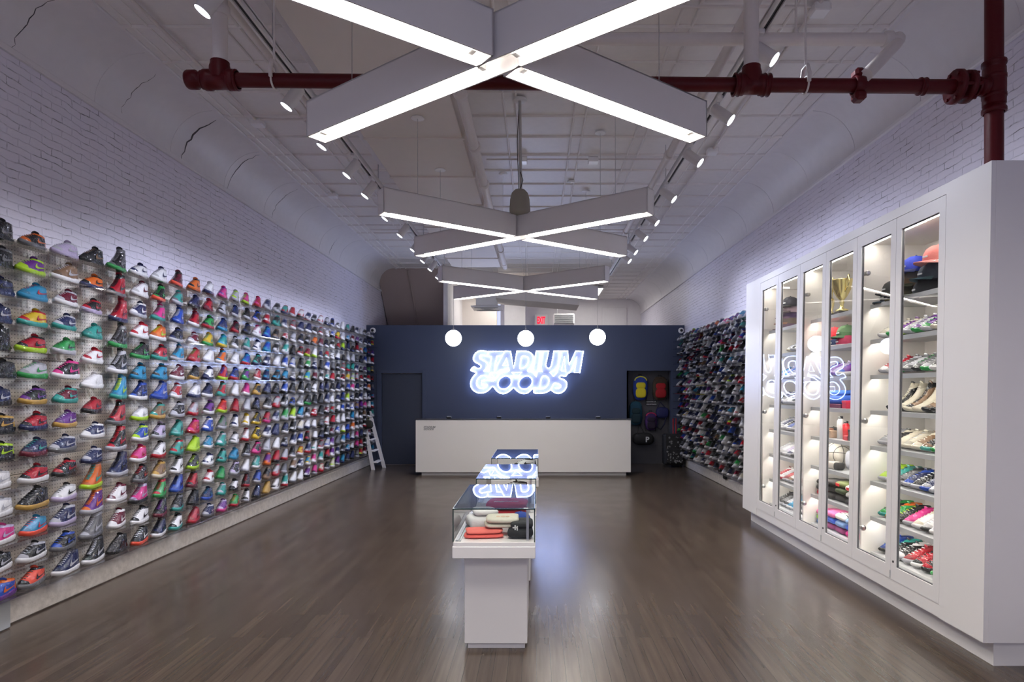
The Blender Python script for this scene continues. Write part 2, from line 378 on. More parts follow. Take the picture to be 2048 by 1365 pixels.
# ceiling with pressed tin coffers
c = MB().box(XL-.2, XR+.2, YF, YE+.2, ZC, ZC+.12)
y = YF+.2
while y < YE:
    c.bbox(XL+.45, XR-.45, y, y+.035, ZC-.018, ZC+.02, .012); y += .515
x = XL+.62
while x < XR-.5:
    for dx in (-.06, .06): c.bbox(x+dx-.012, x+dx+.012, YF, YE, ZC-.016, ZC+.02, .008)
    x += .70
struct(c.build('ceiling', M['ceil'], origin=(0, 0, 0)))
R = .42
for side, X0, sg in (('left', XL, 1), ('right', XR, -1)):
    c = MB(); n = 10; vs = []; fs = []
    for yy in (YF, YE):
        for k in range(n+1):
            a = pi/2*k/n; vs.append((X0+sg*(R-R*cos(a)), yy, ZC-R+R*sin(a)+.0))
        vs.append((X0-sg*.1, yy, ZC+.0)); vs.append((X0-sg*.1, yy, ZC-R))
    q = n+3
    for k in range(n): fs.append((k, k+1, q+k+1, q+k))
    c.add(vs, fs, True)
    c.bbox(min(X0, X0+sg*.035), max(X0, X0+sg*.035), YF, YE, ZC-R-.05, ZC-R-.005, .008)
    c.bbox(min(X0+sg*(R+.02), X0+sg*(R+.07)), max(X0+sg*(R+.02), X0+sg*(R+.07)), YF, YE, ZC-.02, ZC+.01, .008)
    y = YF+.9
    while y < YE:        # sheet joints across the cove
        c.tube([(X0+sg*(R-R*cos(pi/2*k/n)), y, ZC-R+R*sin(pi/2*k/n)) for k in range(n+1)], .004, 5); y += 1.06
    cv = struct(c.build('trim_cove_'+side, M['plaster'], origin=(0, 0, 0)))
    if side == 'left':
        for yc, a0, a1, r in ((4.32, 0, .8, .003), (5.42, .1, .85, .0022), (6.37, 0, .9, .011), (7.32, 0, .95, .005), (8.55, 0, .9, .003), (10.9, 0, .5, .004)):
            rn = random.Random(int(yc*10)); pts = []
            for k in range(13):
                t = a0+(a1-a0)*k/12; a = pi/2*t
                pts.append((X0+(R-R*cos(a)), yc+rn.uniform(-.02, .02)+.05*sin(3*t), ZC-R+R*sin(a)))
            cr = MB().tube(pts, [r*(1-abs(k-6)/7) + .001 for k in range(13)], 5).build('crack', M['seam'], cv); cr['label'] = 'dark crack in the plaster'
# plinth at the foot of the side walls
p = MB().bbox(XL, -3.60, YF, YB, 0, .17, .012); p.bbox(XL, -3.63, YF, YB, .165, .20, .01)
struct(p.build('baseboard_left', M['base'], origin=(0, 0, 0)))
struct(MB().bbox(XR-.05, XR, 7.7, YB, 0, .15, .01).build('baseboard_right', M['base'], origin=(0, 0, 0)))
# navy partition with doorway and alcove
pb = MB()
T0, T1 = YB, YB+.12
dx0, dx1, dz = -3.36, -2.47, 1.99
ax0, ax1, az = 1.98, 2.91, 2.045
pb.box(XL, dx0, T0, T1, 0, 3.03); pb.box(dx0, dx1, T0, T1, dz, 3.03); pb.box(dx1, ax0, T0, T1, 0, 3.03)
pb.box(ax0, ax1, T0, T1, az, 3.03); pb.box(ax1, XR, T0, T1, 0, 3.03)
struct(pb.build('wall_partition', M['navy'], origin=(0, 0, 0)))
ab = MB(); ab.box(ax0-.03, ax1+.03, T0+.30, T0+.34, 0, az+.03); ab.box(ax0-.03, ax0, T0, T0+.34, 0, az); ab.box(ax1, ax1+.03, T0+.12, T0+.34, 0, az); ab.box(ax0, ax1, T0+.12, T0+.34, az, az+.03)
ab.box(ax0, ax1, T0+.29, T0+.30, .40, .415)
struct(ab.build('wall_alcove', mat('alcove_grey', (.085, .085, .095), .55), origin=(0, 0, 0)))
d = struct(MB().bbox(dx0+.01, dx1-.01, T0+.06, T0+.10, .01, dz-.01, .003).build('door_1', M['navydark']))
fr = MB(); fr.bbox(dx0-.09, dx0, T0-.015, T0+.005, 0, dz+.07, .003); fr.bbox(dx1, dx1+.09, T0-.015, T0+.005, 0, dz+.07, .003); fr.bbox(dx0, dx1, T0-.015, T0+.005, dz, dz+.07, .003)
struct(fr.build('door_frame', M['navy']))
# space above and behind the partition
st = MB(); st.add([(-3.66, 14.1, 4.40), (-2.15, 14.1, 4.40), (-2.05, 15.6, 2.7), (-3.66, 15.6, 2.7), (-3.66, 14.1, 4.44), (-2.15, 14.1, 4.44), (-2.05, 15.75, 2.7), (-3.66, 15.75, 2.7)],
       [(0, 3, 2, 1), (4, 5, 6, 7), (0, 1, 5, 4), (1, 2, 6, 5), (2, 3, 7, 6), (3, 0, 4, 7)])
st.tube([(-2.95, 14.1, 4.38), (-2.9, 15.6, 2.68)], .018, 6)
struct(st.build('ceiling_stair', mat('brown_soffit', (0.42, 0.34, 0.31), 0.6)))
st = MB(); st.box(-2.15, -2.05, 14.2, 17.0, 2.2, ZC)
struct(st.build('wall_stair_side', M['plaster']))
for (x0, y0, label) in ((1.2, 16.4, 'recessed white ceiling panel light behind the dark blue partition, over the square hatch side'), (-1.2, 15.4, 'recessed white ceiling panel light behind the dark blue partition, near the stair')):
    t = thing('ceiling_light', label, 'ceiling light', (x0+.3, y0+.6, ZC-.09), 'panel lights behind the partition')
    MB().bbox(x0, x0+.6, y0, y0+1.2, ZC-.07, ZC-.019, .004).build('housing', M['white'], t)
    MB().box(x0+.03, x0+.57, y0+.03, y0+1.17, ZC-.076, ZC-.071).build('diffuser', M['rearlamp'], t)
# big duct in the rear, diffuser, hatch, wall unit
t = thing('rear_duct', 'wide grey duct crossing above the dark blue partition behind the crossed lights', 'duct', (0, 14.8, 3.72))
dd = MB(); dd.add([(-.95, 14.4, 3.78), (1.0, 14.4, 3.62), (1.0, 15.4, 3.62), (-.95, 15.4, 3.78), (-.95, 14.4, 4.12), (1.0, 14.4, 4.12), (1.0, 15.4, 4.12), (-.95, 15.4, 4.12)],
                  [(0, 3, 2, 1), (4, 5, 6, 7), (0, 1, 5, 4), (1, 2, 6, 5), (2, 3, 7, 6), (3, 0, 4, 7)]); dd.build('duct_body', M['duct'], t)
MB().cyl((-.6, 14.9, 4.1), (-.6, 14.9, ZC), .008, 6).cyl((.7, 14.9, 4.1), (.7, 14.9, ZC), .008, 6).build('hanger', M['metal'], t)
t = thing('air_diffuser', 'square white louvred air diffuser hanging above the dark blue partition', 'vent', (-1.2, 15, 3.6))
v = MB(); v.bbox(-1.56, -.84, 14.6, 15.3, 3.60, 3.64, .01); v.box(-1.45, -.95, 14.7, 15.2, 3.64, ZC-.019); v.build('diffuser_box', M['white'], t)
v = MB()
for k in range(4): v.box(-1.48+k*.07, -.92-k*.07, 14.66+k*.07, 14.675+k*.07, 3.585, 3.60).box(-1.48+k*.07, -.92-k*.07, 15.23-k*.07, 15.245-k*.07, 3.585, 3.60)
v.build('louvre', M['shelfg'], t)
o = MB().bbox(2.0, 2.75, YE-.05, YE-.022, 3.3, 4.15, .006).bbox(2.06, 2.69, YE-.056, YE-.05, 3.36, 4.09, .003).build('access_hatch', M['plaster']); tag(o, 'pale square access hatch high on the rear wall beyond the partition', 'hatch')
t = thing('exit_sign', 'small EXIT sign with red letters above the dark blue partition', 'sign', (.11, YE-.1, 3.6))
MB().bbox(-.06, .34, YE-.12, YE-.02, 3.59, 3.93, .005).build('sign_box', M['white'], t)
MB().text('EXIT', .29, (.14, YE-.124, 3.66), (.42, 0, 0), (0, 0, 1), .002, .009, 0, 'CENTER').build('lettering', M['exitred'], t)
t = thing('air_conditioner', 'white boxy air conditioning unit under the rear ceiling right of the EXIT sign'.replace('right of', 'beside'), 'air conditioner', (.95, 17.6, 3.2))
MB().bbox(.48, 1.08, 17.4, 17.9, 3.50, 3.80, .02).build('unit_body', M['white'], t)
v = MB()
for k in range(5): v.box(.52, 1.04, 17.385, 17.40, 3.53+k*.05, 3.555+k*.05)
v.build('grille', M['greybox'], t)
MB().cyl((.6, 17.65, 3.78), (.6, 17.65, ZC), .012, 6).cyl((.96, 17.65, 3.78), (.96, 17.65, ZC), .012, 6).build('hanger', M['metal'], t)
# ---------------------------------------------------------------- main duct, pipes
t = thing('air_duct', 'long beige rectangular air duct running under the ceiling beside the white pipe', 'duct', (-1.16, 6.4, 4.0))
MB().bbox(-1.63, -.70, .6, 11.9, 4.0, 4.40, .004).build('duct_body', M['duct'], t)
for yy in (1.63, 2.68, 3.73, 4.78, 5.83, 6.88, 7.93, 8.98, 10.03, 11.08):
    fl = MB(); fl.bbox(-1.64, -.68, yy-.015, yy+.015, 3.985, 4.41, .003); fl.build('flange', M['duct'], t)
o = MB().bbox(-1.76, -1.645, .6, 6.9, 4.12, 4.15, .004).build('dropped_panel', M['plaster']); tag(o, 'flat pale dropped panel beside the long beige duct', 'panel')
def pipe(name, label, pts, r, m='pipe', rings=(), group=None, cat='pipe', n=14):
    p0 = pts[0]; t = thing(name, label, cat, p0, group)
    MB().tube(pts, r, n).build('pipe_run', M[m], t)
    for q, d in rings:
        q = Vector(q); d = Vector(d).normalized()
        MB().tube([q-d*r*.7, q-d*r*.55, q+d*r*.55, q+d*r*.7], [r*1.08, r*1.3, r*1.3, r*1.08], n).build('coupling', M[m], t)
    return t
def ys(a, b, s, x, z): 
    out = []; y = a
    while y < b: out.append(((x, y, z), (0, 1, 0))); y += s
    return out
pipe('water_pipe', 'thick white pipe running beside the long beige duct', [(-.61, 4.9, 4.0), (-.61, 11.9, 4.0)], .047, rings=ys(4.93, 11.8, 1.1, -.61, 4.0))
pipe('water_pipe', 'white pipe running along the ceiling by the track facing the pegboard wall', [(-1.98, -1, 4.1), (-1.98, 7.0, 4.1)], .038, rings=ys(3.2, 7.0, 1.6, -1.98, 4.1))
pipe('water_pipe', 'white pipe running along the ceiling above the glass cabinet side track', [(1.40, -1, 4.1), (1.40, 11.5, 4.1)], .040, rings=ys(3.4, 11, 1.55, 1.40, 4.1))
pipe('conduit', 'thin white conduit along the ceiling on the pegboard wall side', [(-2.88, -1, 4.385), (-2.88, 12.9, 4.385)], .014, rings=ys(1.2, 12.8, 1.9, -2.88, 4.385), n=8, cat='conduit')
pipe('conduit', 'thin conduit along the ceiling on the glass cabinet side', [(2.03, -1, 4.385), (2.03, 12.9, 4.385)], .014, rings=ys(1.2, 12.8, 1.9, 2.03, 4.385), n=8, cat='conduit')
pipe('cross_conduit', 'thin conduit across the ceiling above the hanging speaker', [(-.6, 7.38, 4.385), (2.03, 7.38, 4.385)], .011, n=8, cat='conduit')
pipe('cross_conduit', 'thin conduit across the ceiling beyond the second crossed light', [(-2.88, 10.6, 4.385), (2.03, 10.6, 4.385)], .011, n=8, cat='conduit')
pipe('cross_conduit', 'thin conduit across the ceiling before the red sprinkler pipe', [(.2, 4.45, 4.385), (2.03, 4.45, 4.385)], .012, n=8, cat='conduit')
pipe('cross_conduit', 'short curved conduit from the ceiling to the pegboard side white pipe', [(-2.88, 6.3, 4.385), (-2.3, 6.3, 4.385), (-2.05, 6.2, 4.30), (-1.98, 6.1, 4.15)], .012, n=8, cat='conduit')
for x0, y0, z0, lab in ((-.17, 7.38, 4.34, 'small pale junction box on the cross conduit above the hanging speaker'), (.68, 7.38, 4.34, 'small white sensor box hanging on the cross conduit'),
                        (2.03, 7.1, 4.34, 'square junction box on the cabinet side conduit, middle of the ceiling'), (2.05, 4.45, 4.33, 'square junction box on the cabinet side conduit near the red pipe'),
                        (-2.88, 6.35, 4.34, 'square junction box on the pegboard side conduit, near end'), (-2.88, 8.7, 4.34, 'square junction box on the pegboard side conduit, far end')):
    o = MB().bbox(x0-.06, x0+.06, y0-.06, y0+.06, z0, z0+.06, .008).build('junction_box', M['white']); tag(o, lab, 'junction box', 'ceiling junction boxes')
# red sprinkler main
RY, RZ, SL = 3.75, 3.50, -.0092
zr = lambda x: RZ+SL*(x+2.1)
t = thing('sprinkler_pipe', 'dark red sprinkler main crossing the shop under the ceiling with its riser', 'pipe', (2.79, RY, 2.93))
MB().tube([(-2.10, RY, zr(-2.10)), (2.79, RY, zr(2.79))], .042, 18).build('main_run', M['red'], t)
MB().tube([(2.79, RY, 2.945), (2.79, RY, ZC)], .05, 18).build('riser', M['red'], t)
def coup(x, l, r, z=None, axis='x'):
    z = zr(x) if z is None else z
    prof = [(r*.84, -l), (r, -l*.9), (r, -l*.55), (r*.9, -l*.5), (r*.9, l*.5), (r, l*.55), (r, l*.9), (r*.84, l)]
    b = MB().lathe((x, RY, z), prof, 18, axis); b.build('coupling', M['red'], t)
MB().lathe((-2.10, RY, zr(-2.1)), [(0, -.03), (.05, -.03), (.056, -.02), (.056, .03), (.046, .035), (.046, .06)], 18, 'x').build('end_cap', M['red'], t)
coup(-1.93, .10, .062); coup(-2.02, .02, .055); coup(-1.85, .03, .062); coup(1.31, .09, .062); coup(1.22, .02, .068); coup(1.40, .02, .068)
coup(2.35, .02, .052)
MB().lathe((1.31, RY, zr(1.31)+.05), [(.06, -.05), (.062, .02), (.055, .045), (.055, .06)], 18).build('tee_neck', M['red'], t)
MB().lathe((-1.93, RY, zr(-1.93)+.05), [(.06, -.05), (.062, .02), (.055, .045), (.055, .06)], 18).build('tee_neck', M['red'], t)
MB().lathe((1.96, RY, zr(1.96)), [(.05, -.03), (.06, -.025), (.06, .025), (.05, .03)], 18, 'x').bbox(1.925, 1.995, RY-.05, RY+.03, zr(1.96)-.10, zr(1.96)-.04, .015).bbox(1.925, 1.985, RY-.05, RY+.03, zr(1.96)+.04, zr(1.96)+.095, .015).build('branch_clamp', M['red'], t)
vb = MB()
for dxx, rr in ((-.035, .10), (.035, .095)):
    vb.lathe((2.59+dxx, RY, zr(2.59)), [(0, -.014), (rr, -.014), (rr, .014), (0, .014)], 20, 'x')
for k in range(6):
    a = k*pi/3+.2; vb.tube([(2.53, RY+.08*cos(a), zr(2.59)+.08*sin(a)), (2.66, RY+.08*cos(a), zr(2.59)+.08*sin(a))], .011, 6)
vb.build('flange_valve', M['red'], t)
coup(2.79, .06, .066, zr(2.79)+.10, 'z'); coup(2.79, .06, .066, zr(2.79)-.10, 'z'); coup(2.71, .035, .058)
MB().lathe((2.79, RY, zr(2.79)), [(.062, -.11), (.064, 0), (.062, .11)], 18).build('tee_body', M['red'], t)
for x0, lab in ((-1.60, 'h'), (1.64, 'h'),):
    hb = MB(); zz = zr(x0); hb.cyl((x0, RY, zz+.12), (x0, RY, ZC), .007, 8)
    hb.tube([(x0, RY-.05, zz), (x0, RY-.055, zz+.05), (x0, RY-.03, zz+.11), (x0, RY+.03, zz+.11), (x0, RY+.055, zz+.05), (x0, RY+.05, zz)], .012, 6)
    hb.tube([(x0, RY+.048*cos(a), zz+.048*sin(a)) for a in [k*pi/8 for k in range(17)]], .006, 6)
    hb.build('hanger', M['pipe'], t)
pipe('standpipe', 'white painted vertical pipe rising from the end of the red sprinkler main', [(-1.93, RY, zr(-1.93)+.11), (-1.93, RY, ZC)], .045, rings=[((-1.93, RY, 3.92), (0, 0, 1)), ((-1.93, RY, 4.15), (0, 0, 1))])
pipe('standpipe', 'white painted vertical pipe rising from the red main above the track spotlight', [(1.31, RY, zr(1.31)+.11), (1.31, RY, ZC)], .045)
pipe('branch_pipe', 'white branch pipe leaving the red main, bending into a long cross pipe', [(2.36, 4.03, 3.905), (.2, 4.03, 3.91)], .040, rings=[((2.30, 4.03, 3.905), (1, 0, 0))])
bp_ = [o for o in bpy.data.objects if o.name.startswith('branch_pipe')][0]
MB().sphere((2.365, 4.03, 3.905), .047, 18, 12).tube([(1.98, 3.70, 3.50), (2.355, 4.02, 3.875)], .038, 14).build('diagonal_run', M['pipe'], bp_)
for x0 in (1.70,):
    o = MB().cyl((x0, 4.03, 3.95), (x0, 4.03, ZC), .008, 8).lathe((x0, 4.03, 3.93), [(.022, 0), (.012, .05), (.008, .06)], 8).build('pipe_hanger', M['pipe']); tag(o, 'thin rod holding the white cross pipe to the ceiling', 'hanger')
# ---------------------------------------------------------------- crossed pendant lights
def cross_light(yc, label, wires=True):
    xc, zb, hx, hy = -.175, 3.10, 1.14, .83
    t = thing('cross_pendant_light', label, 'pendant light', (xc, yc, zb), 'crossed linear pendants')
    L_ = sqrt(hx*hx+hy*hy); W, H = .065, .21
    for s, half in ((-1, False), (1, True)):
        ang = math.atan2(s*hy, hx) if s > 0 else math.atan2(-hy, hx)
        ca, sa = cos(ang), sin(ang)
        tr = lambda u, v, z, ca=ca, sa=sa: (xc+u*ca-v*sa, yc+u*sa+v*ca, zb+z)
        segs = [(-L_, L_)] if not half else [(-L_, -W*1.05), (W*1.05, L_)]
        for u0, u1 in segs:
            h = MB(); h.box(u0, u1, -W, -W+.008, 0, H); h.box(u0, u1, W-.008, W, 0, H); h.box(u0, u1, -W, W, H-.008, H)
            h.box(u0, u0+.008, -W, W, 0, H); h.box(u1-.008, u1, -W, W, 0, H); h.box(u0, u1, -W+.008, W-.008, .07, .078)
            h.warp(tr); h.build('housing', M['fix'], t)
            lamps = [(u0+.09, u1-.09)] if half else [(u0+.09, -.12), (.12, u1-.09)]
            for a, b in lamps:
                l = MB(); l.box(a, b, -W+.020, W-.020, .018, .045); l.warp(tr); l.build('lamp_tube', M['tube'], t)
                e = MB(); e.box(a-.03, a-.004, -.02, .02, .02, .07); e.warp(tr); e.build('lamp_holder', M['white'], t); e = MB(); e.box(b+.004, b+.03, -.02, .02, .02, .07); e.warp(tr); e.build('lamp_holder', M['white'], t)
    if wires:
        for sx in (-1, 1):
            for sy in (-1, 1):
                x0, y0 = xc+sx*hx*.76, yc+sy*hy*.76
                top = 4.0 if -1.63 < x0 < -.70 else ZC-.02
                MB().cyl((x0, y0, zb+.21), (x0, y0, top), .0022, 5).build('suspension_wire', M['metal'], t)
                MB().lathe((x0, y0, top-.012), [(0, 0), (.055, 0), (.06, .004), (.05, .012)], 16).build('canopy', M['white'], t)
cross_light(2.84, 'large crossed white pendant light with glowing slots, partly cut by the picture top')
cross_light(6.02, 'crossed white pendant light hanging in the middle of the shop')
cross_light(9.22, 'crossed white pendant light hanging closest to the dark blue wall')
cross_light(-.36, 'crossed white pendant light by the shop front, out of frame')
# ---------------------------------------------------------------- tracks and spotlights
for x0, lab in ((-1.80, 'long white lighting track on the pegboard wall side of the ceiling'), (1.47, 'long white lighting track on the glass cabinet side of the ceiling')):
    t = thing('lighting_track', lab, 'lighting track', (x0, 6, 3.93))
    b = MB(); b.box(x0-.03, x0-.014, .5, 12.4, 3.93, 3.97).box(x0+.014, x0+.03, .5, 12.4, 3.93, 3.97).box(x0-.03, x0+.03, .5, 12.4, 3.962, 3.985); b.build('track_rail', M['fix'], t)
    MB().box(x0-.0135, x0+.0135, .51, 12.39, 3.945, 3.961).build('conductor', M['black'], t)
    for yy in (1.5, 4.2, 7.0, 9.8, 12.0): MB().cyl((x0, yy, 3.985), (x0, yy, ZC-.015), .006, 6).build('stem', M['metal'], t)
def spotlight(x0, y0, aim, label, power, group):
    t = thing('track_spotlight', label, 'spotlight', (x0, y0, 3.93), group)
    piv = Vector((x0, y0, 3.83)); d = (Vector(aim)-piv).normalized()
    MB().bbox(x0-.02, x0+.02, y0-.07, y0+.07, 3.905, 3.935, .004).cyl((x0, y0, 3.905), (x0, y0, 3.85), .012, 8).build('adapter', M['fix'], t)
    h = MB(); a = piv-d*.06; e = piv+d*.13
    h.tube([a, a+d*.012, e], [.034, .046, .046], 18, caps=False)
    h.tube([a+d*.001, a+d*.002], [.034, .033], 18); h.build('lamp_head', M['fix'], t)
    MB().tube([e-d*.010, e-d*.004], [.043, .043], 18).build('lens', M['lens'], t)
    ld = bpy.data.lights.new('spot_beam', 'SPOT'); ld.energy = power; ld.spot_size = radians(84); ld.spot_blend = 1.0; ld.color = (0.74, 0.79, 1.0) if y0 > 6 else (0.84, 0.87, 1.0); ld.shadow_soft_size = .035
    lo = bpy.data.objects.new('spot_beam', ld); COL.objects.link(lo); lo.parent = t; lo.location = (e+d*.01)-Vector((x0, y0, 3.93)); lo.rotation_euler = d.to_track_quat('-Z', 'Y').to_euler()
for i, y0 in enumerate((4.02, 4.91, 5.82, 6.92, 7.89, 8.70, 9.56, 10.2)):
    spotlight(1.45, y0, (3.1, y0-.75, 2.3), 'white track spotlight, %s from the red sprinkler pipe on the cabinet side track' % ORD[i], P_SPOT_R if y0 > 6.5 else P_SPOT_R*.35, 'cabinet side track spotlights')
for i, y0 in enumerate((3.45, 4.6, 5.35, 6.08, 6.72, 7.6, 8.43, 9.3, 10.1, 10.8, 11.6)):
    spotlight(-1.80, y0, (-3.5, y0-.5, .9 if y0 < 6 else 1.35), 'white track spotlight, %s from the red sprinkler pipe on the pegboard side track' % ORD[i], (P_SPOT_L*(.8 if y0 < 6 else 1)) if y0 > 4 else P_SPOT_L*.12, 'pegboard side track spotlights')
# ---------------------------------------------------------------- hanging speaker, ceiling disc
t = thing('hanging_speaker', 'olive grey bucket shaped speaker hanging from chrome rods at mid ceiling', 'speaker', (-.16, 5.9, 3.30))
MB().lathe((-.16, 5.9, 3.30), [(0, 0), (.082, 0), (.098, .012), (.1, .04), (.094, .14), (.078, .20), (.05, .23), (0, .235)], 24).build('speaker_body', M['speaker'], t)
MB().tube([(-.15, 5.9, 3.53), (-.16, 5.9, 4.40)], .014, 8).build('rod', M['metal'], t)
MB().tube([(-.17, 5.9, 3.53), (-.185, 5.9, 4.0), (-.165, 5.9, 4.40)], .004, 6).tube([(-.155, 5.88, 3.53), (-.13, 5.88, 3.62), (-.155, 5.88, 3.7)], .004, 6).build('cable', M['black'], t)
MB().lathe((-.16, 5.9, 4.385), [(0, 0), (.065, 0), (.07, .01), (.065, .02)], 20).build('canopy', M['white'], t)
t = thing('ceiling_speaker', 'round grey ceiling disc behind the red pipe next to the speaker rod', 'ceiling speaker', (-.28, 5.5, 4.36))
MB().lathe((-.28, 5.5, 4.35), [(0, 0), (.14, .003), (.165, .02), (.165, .05)], 28).build('grille', M['shelfg'], t)
MB().lathe((-.33, 5.5, 4.345), [(0, 0), (.02, 0), (.022, .01)], 12).build('centre_cap', M['white'], t)
for x0, y0, lab in ((.46, 8.2, 'small white round ceiling rose holding a thin drop wire beyond the speaker'), (-.43, 7.9, 'small dark ceiling hook with thin wire beside the hanging speaker')):
    o = MB().lathe((x0, y0, ZC-.02), [(0, -.01), (.05, -.01), (.055, 0), (.03, .012)], 16).cyl((x0, y0, ZC-.02), (x0, y0, 3.5), .002, 5).build('ceiling_rose', M['white']); tag(o, lab, 'ceiling fitting')
# ---------------------------------------------------------------- globes
for x0, z0, lab in ((-1.62, 2.635, 'glowing white globe pendant hanging over the door end of the counter'), (-.21, 2.63, 'glowing white globe pendant hanging over the middle of the neon sign'),
                    (1.19, 2.655, 'glowing white globe pendant hanging over the backpack end of the counter')):
    t = thing('globe_pendant', lab, 'pendant light', (x0, 12.0, z0-.16), 'globe pendants over the counter')
    MB().sphere((x0, 12.0, z0), .158, 32, 20).build('globe', M['globe'], t)
    MB().lathe((x0, 12.0, z0+.145), [(.05, 0), (.05, .02), (.012, .03), (.012, .06)], 14).build('cap', M['metal'], t)
    MB().cyl((x0, 12.0, z0+.2), (x0, 12.0, ZC-.02), .004, 6).build('cord', M['metal'], t)
# ---------------------------------------------------------------- neon sign
def A(x, y): return (930+x/12.41, 690+y/12.41)
def B(x, y): return (1050+x/12.41, 690+y/12.41)
S_ = [
 ('c', 0, [A(*p) for p in [(560,285),(480,262),(410,252),(355,285),(370,345),(470,390),(545,445),(562,520),(525,600),(460,650),(595,660),(630,470),(655,290)]]),
 ('o', 0, [A(*p) for p in [(560,165),(570,240)]]),
 ('o', 1, [A(*p) for p in [(540,165),(430,140),(320,160),(240,230),(205,320),(215,400),(280,450),(370,490),(405,540),(370,590),(290,590),(225,530),(140,620),(150,650),(310,690),(220,770),(155,870),(135,960),(150,1060),(220,1150),(330,1200),(450,1200),(570,1150),(690,1010),(740,1090),(820,1180),(920,1220),(1010,1210),(1110,1150),(1210,1050),(1260,1120),(1350,1190),(1450,1220),(1560,1200)]]+[B(*p) for p in [(120,1150),(190,1090),(228,1060),(205,1205),(330,1208),(460,1205),(560,1170),(640,1110),(700,1170),(800,1215),(900,1200),(1000,1120),(1045,1000),(1030,920),(960,860),(860,830),(850,790),(900,760),(1005,800),(1035,750),(1070,700),(1115,695)]]),
 ('o', 0, [B(*p) for p in [(1115,695),(1290,300),(1220,690),(1360,700),(1450,155),(1260,155),(1095,500),(1060,155),(870,155),(870,155),(840,420),(810,540),(760,610),(620,690),(705,790),(790,690),(830,520),(900,155)]]),
 ('o', 0, [B(*p) for p in [(870,155),(715,155),(690,330),(650,530)]]), ('o', 1, [B(*p) for p in [(650,530),(600,592),(540,575),(515,500)]]), ('o', 0, [B(*p) for p in [(515,500),(590,155),(280,155),(240,350),(185,640)]]),
 ('c', 0, [B(*p) for p in [(185,665),(300,690),(280,800)]]),
 ('o', 0, [B(*p) for p in [(400,165),(365,400),(320,670),(430,670),(385,580),(395,440),(440,165)]]),
 ('c', 0, [B(*p) for p in [(900,650),(975,290),(1010,670)]]),
 ('o', 0, [A(*p) for p in [(570,165),(985,158),(730,640),(790,285),(895,280)]]),
 ('o', 0, [A(*p) for p in [(985,158),(1130,160),(1210,580),(1290,155)]]),
 ('o', 1, [A(*p) for p in [(1290,155),(1489,158)]]+[B(*p) for p in [(60,165),(140,195),(205,270),(225,370),(190,480),(120,580),(45,655),(180,670)]]),
 ('c', 0, [A(*p) for p in [(1030,330),(935,520),(1068,520)]]),
 ('c', 1, [A(*p) for p in [(1400,285),(1380,440),(1350,590),(1420,595),(1500,550),(1570,450),(1585,360),(1550,300),(1480,280)]]),
 ('c', 0, [A(*p) for p in [(570,825),(725,820),(635,690),(800,690)]][:3]),
 ('o', 1, [A(*p) for p in [(570,825),(530,775),(450,760),(370,790),(300,870),(285,960),(310,1040),(380,1090),(460,1085),(540,1030),(555,995)]]),
 ('o', 0, [A(*p) for p in [(555,995),(400,990),(412,885),(730,890)]]), ('o', 1, [A(*p) for p in [(730,890),(760,830),(820,760),(900,700),(1000,660),(1095,645)]]),
 ('o', 0, [A(*p) for p in [(1095,640),(1082,612),(890,622),(790,698),(640,692)]]),
 ('c', 0, [A(*p) for p in [(1160,690),(1410,690),(1270,820)]]),
 ('o', 0, [A(*p) for p in [(1095,645),(1070,560)]]), ('o', 0, [A(*p) for p in [(1110,790),(1270,825),(1400,790)]]),
 ('c', 1, [B(*p) for p in [(415,790),(385,940),(360,1095),(430,1100),(510,1065),(575,990),(600,900),(580,820),(500,770)]]),
 ('o', 1, [B(*p) for p in [(640,1110),(690,1020),(720,945),(850,975),(900,1030),(850,1090),(740,1070)]]),
 ('o', 0, [B(*p) for p in [(228,1065),(360,1098)]]),
]
for cx, cy in ((985, 940), (1500, 940)):
    S_.append(('c', 1, [A(cx+168*cos(a)-35*sin(a), cy+165*sin(a)) for a in [k*2*pi/22 for k in range(22)]]))
def w3(p, D=13.2): s = F/D; return ((p[0]-1073)/s, D, 1.6+(783-p[1])/s)
def smooth(pts, closed):
    for _ in range(2):
        q = []
        n = len(pts)
        for i in range(n if closed else n-1):
            a, b = Vector(pts[i]), Vector(pts[(i+1) % n]); q += [a*.75+b*.25, a*.25+b*.75]
        if not closed: q = [Vector(pts[0])]+q+[Vector(pts[-1])]
        pts = q
    return pts
t = thing('neon_sign', 'glowing white blue neon sign reading STADIUM GOODS on the dark blue wall', 'neon sign', (-.18, 13.2, 1.5))
for kind, sm, pts in S_:
    P = [w3(p) for p in pts]
    if sm: P = smooth(P, kind == 'c')
    MB().tube(P, .0105, 6, closed=(kind == 'c')).build('neon_tube', M['neon'], t)
outl = S_[2][2]+[B(*p) for p in [(1220,690),(1360,700),(1450,155),(1260,155),(1095,480),(1060,155),(870,155),(715,155),(680,400),(640,540),(600,590),(545,570),(520,500),(590,155),(280,155),(240,330),(215,260),(140,195),(60,165)]]+[A(*p) for p in [(1400,158),(1290,155),(1210,560),(1130,160),(985,158),(570,165)]]
P = [w3(p, 13.235) for p in outl]; n = len(P)
bk = MB().add(P+[(x, 13.25, z) for x, y, z in P], [tuple(range(n)), tuple(reversed(range(n, 2*n)))]+[(i, (i+1) % n, n+(i+1) % n, n+i) for i in range(n)])
bk.build('backing_board', mat('pale_sign_board', (0.25, 0.25, 0.31), 0.5), t)
for cx, cy in ((985, 940), (1500, 940)):
    P = [w3(A(cx+150*cos(a)-30*sin(a), cy+147*sin(a)), 13.232) for a in [k*2*pi/22 for k in range(22)]]
    bk = MB().add(P+[(x, 13.235, z) for x, y, z in P], [tuple(range(22)), tuple(reversed(range(22, 44)))]+[(i, (i+1) % 22, 22+(i+1) % 22, 22+i) for i in range(22)]).build('letter_counter', M['navy'], t)
st = MB()
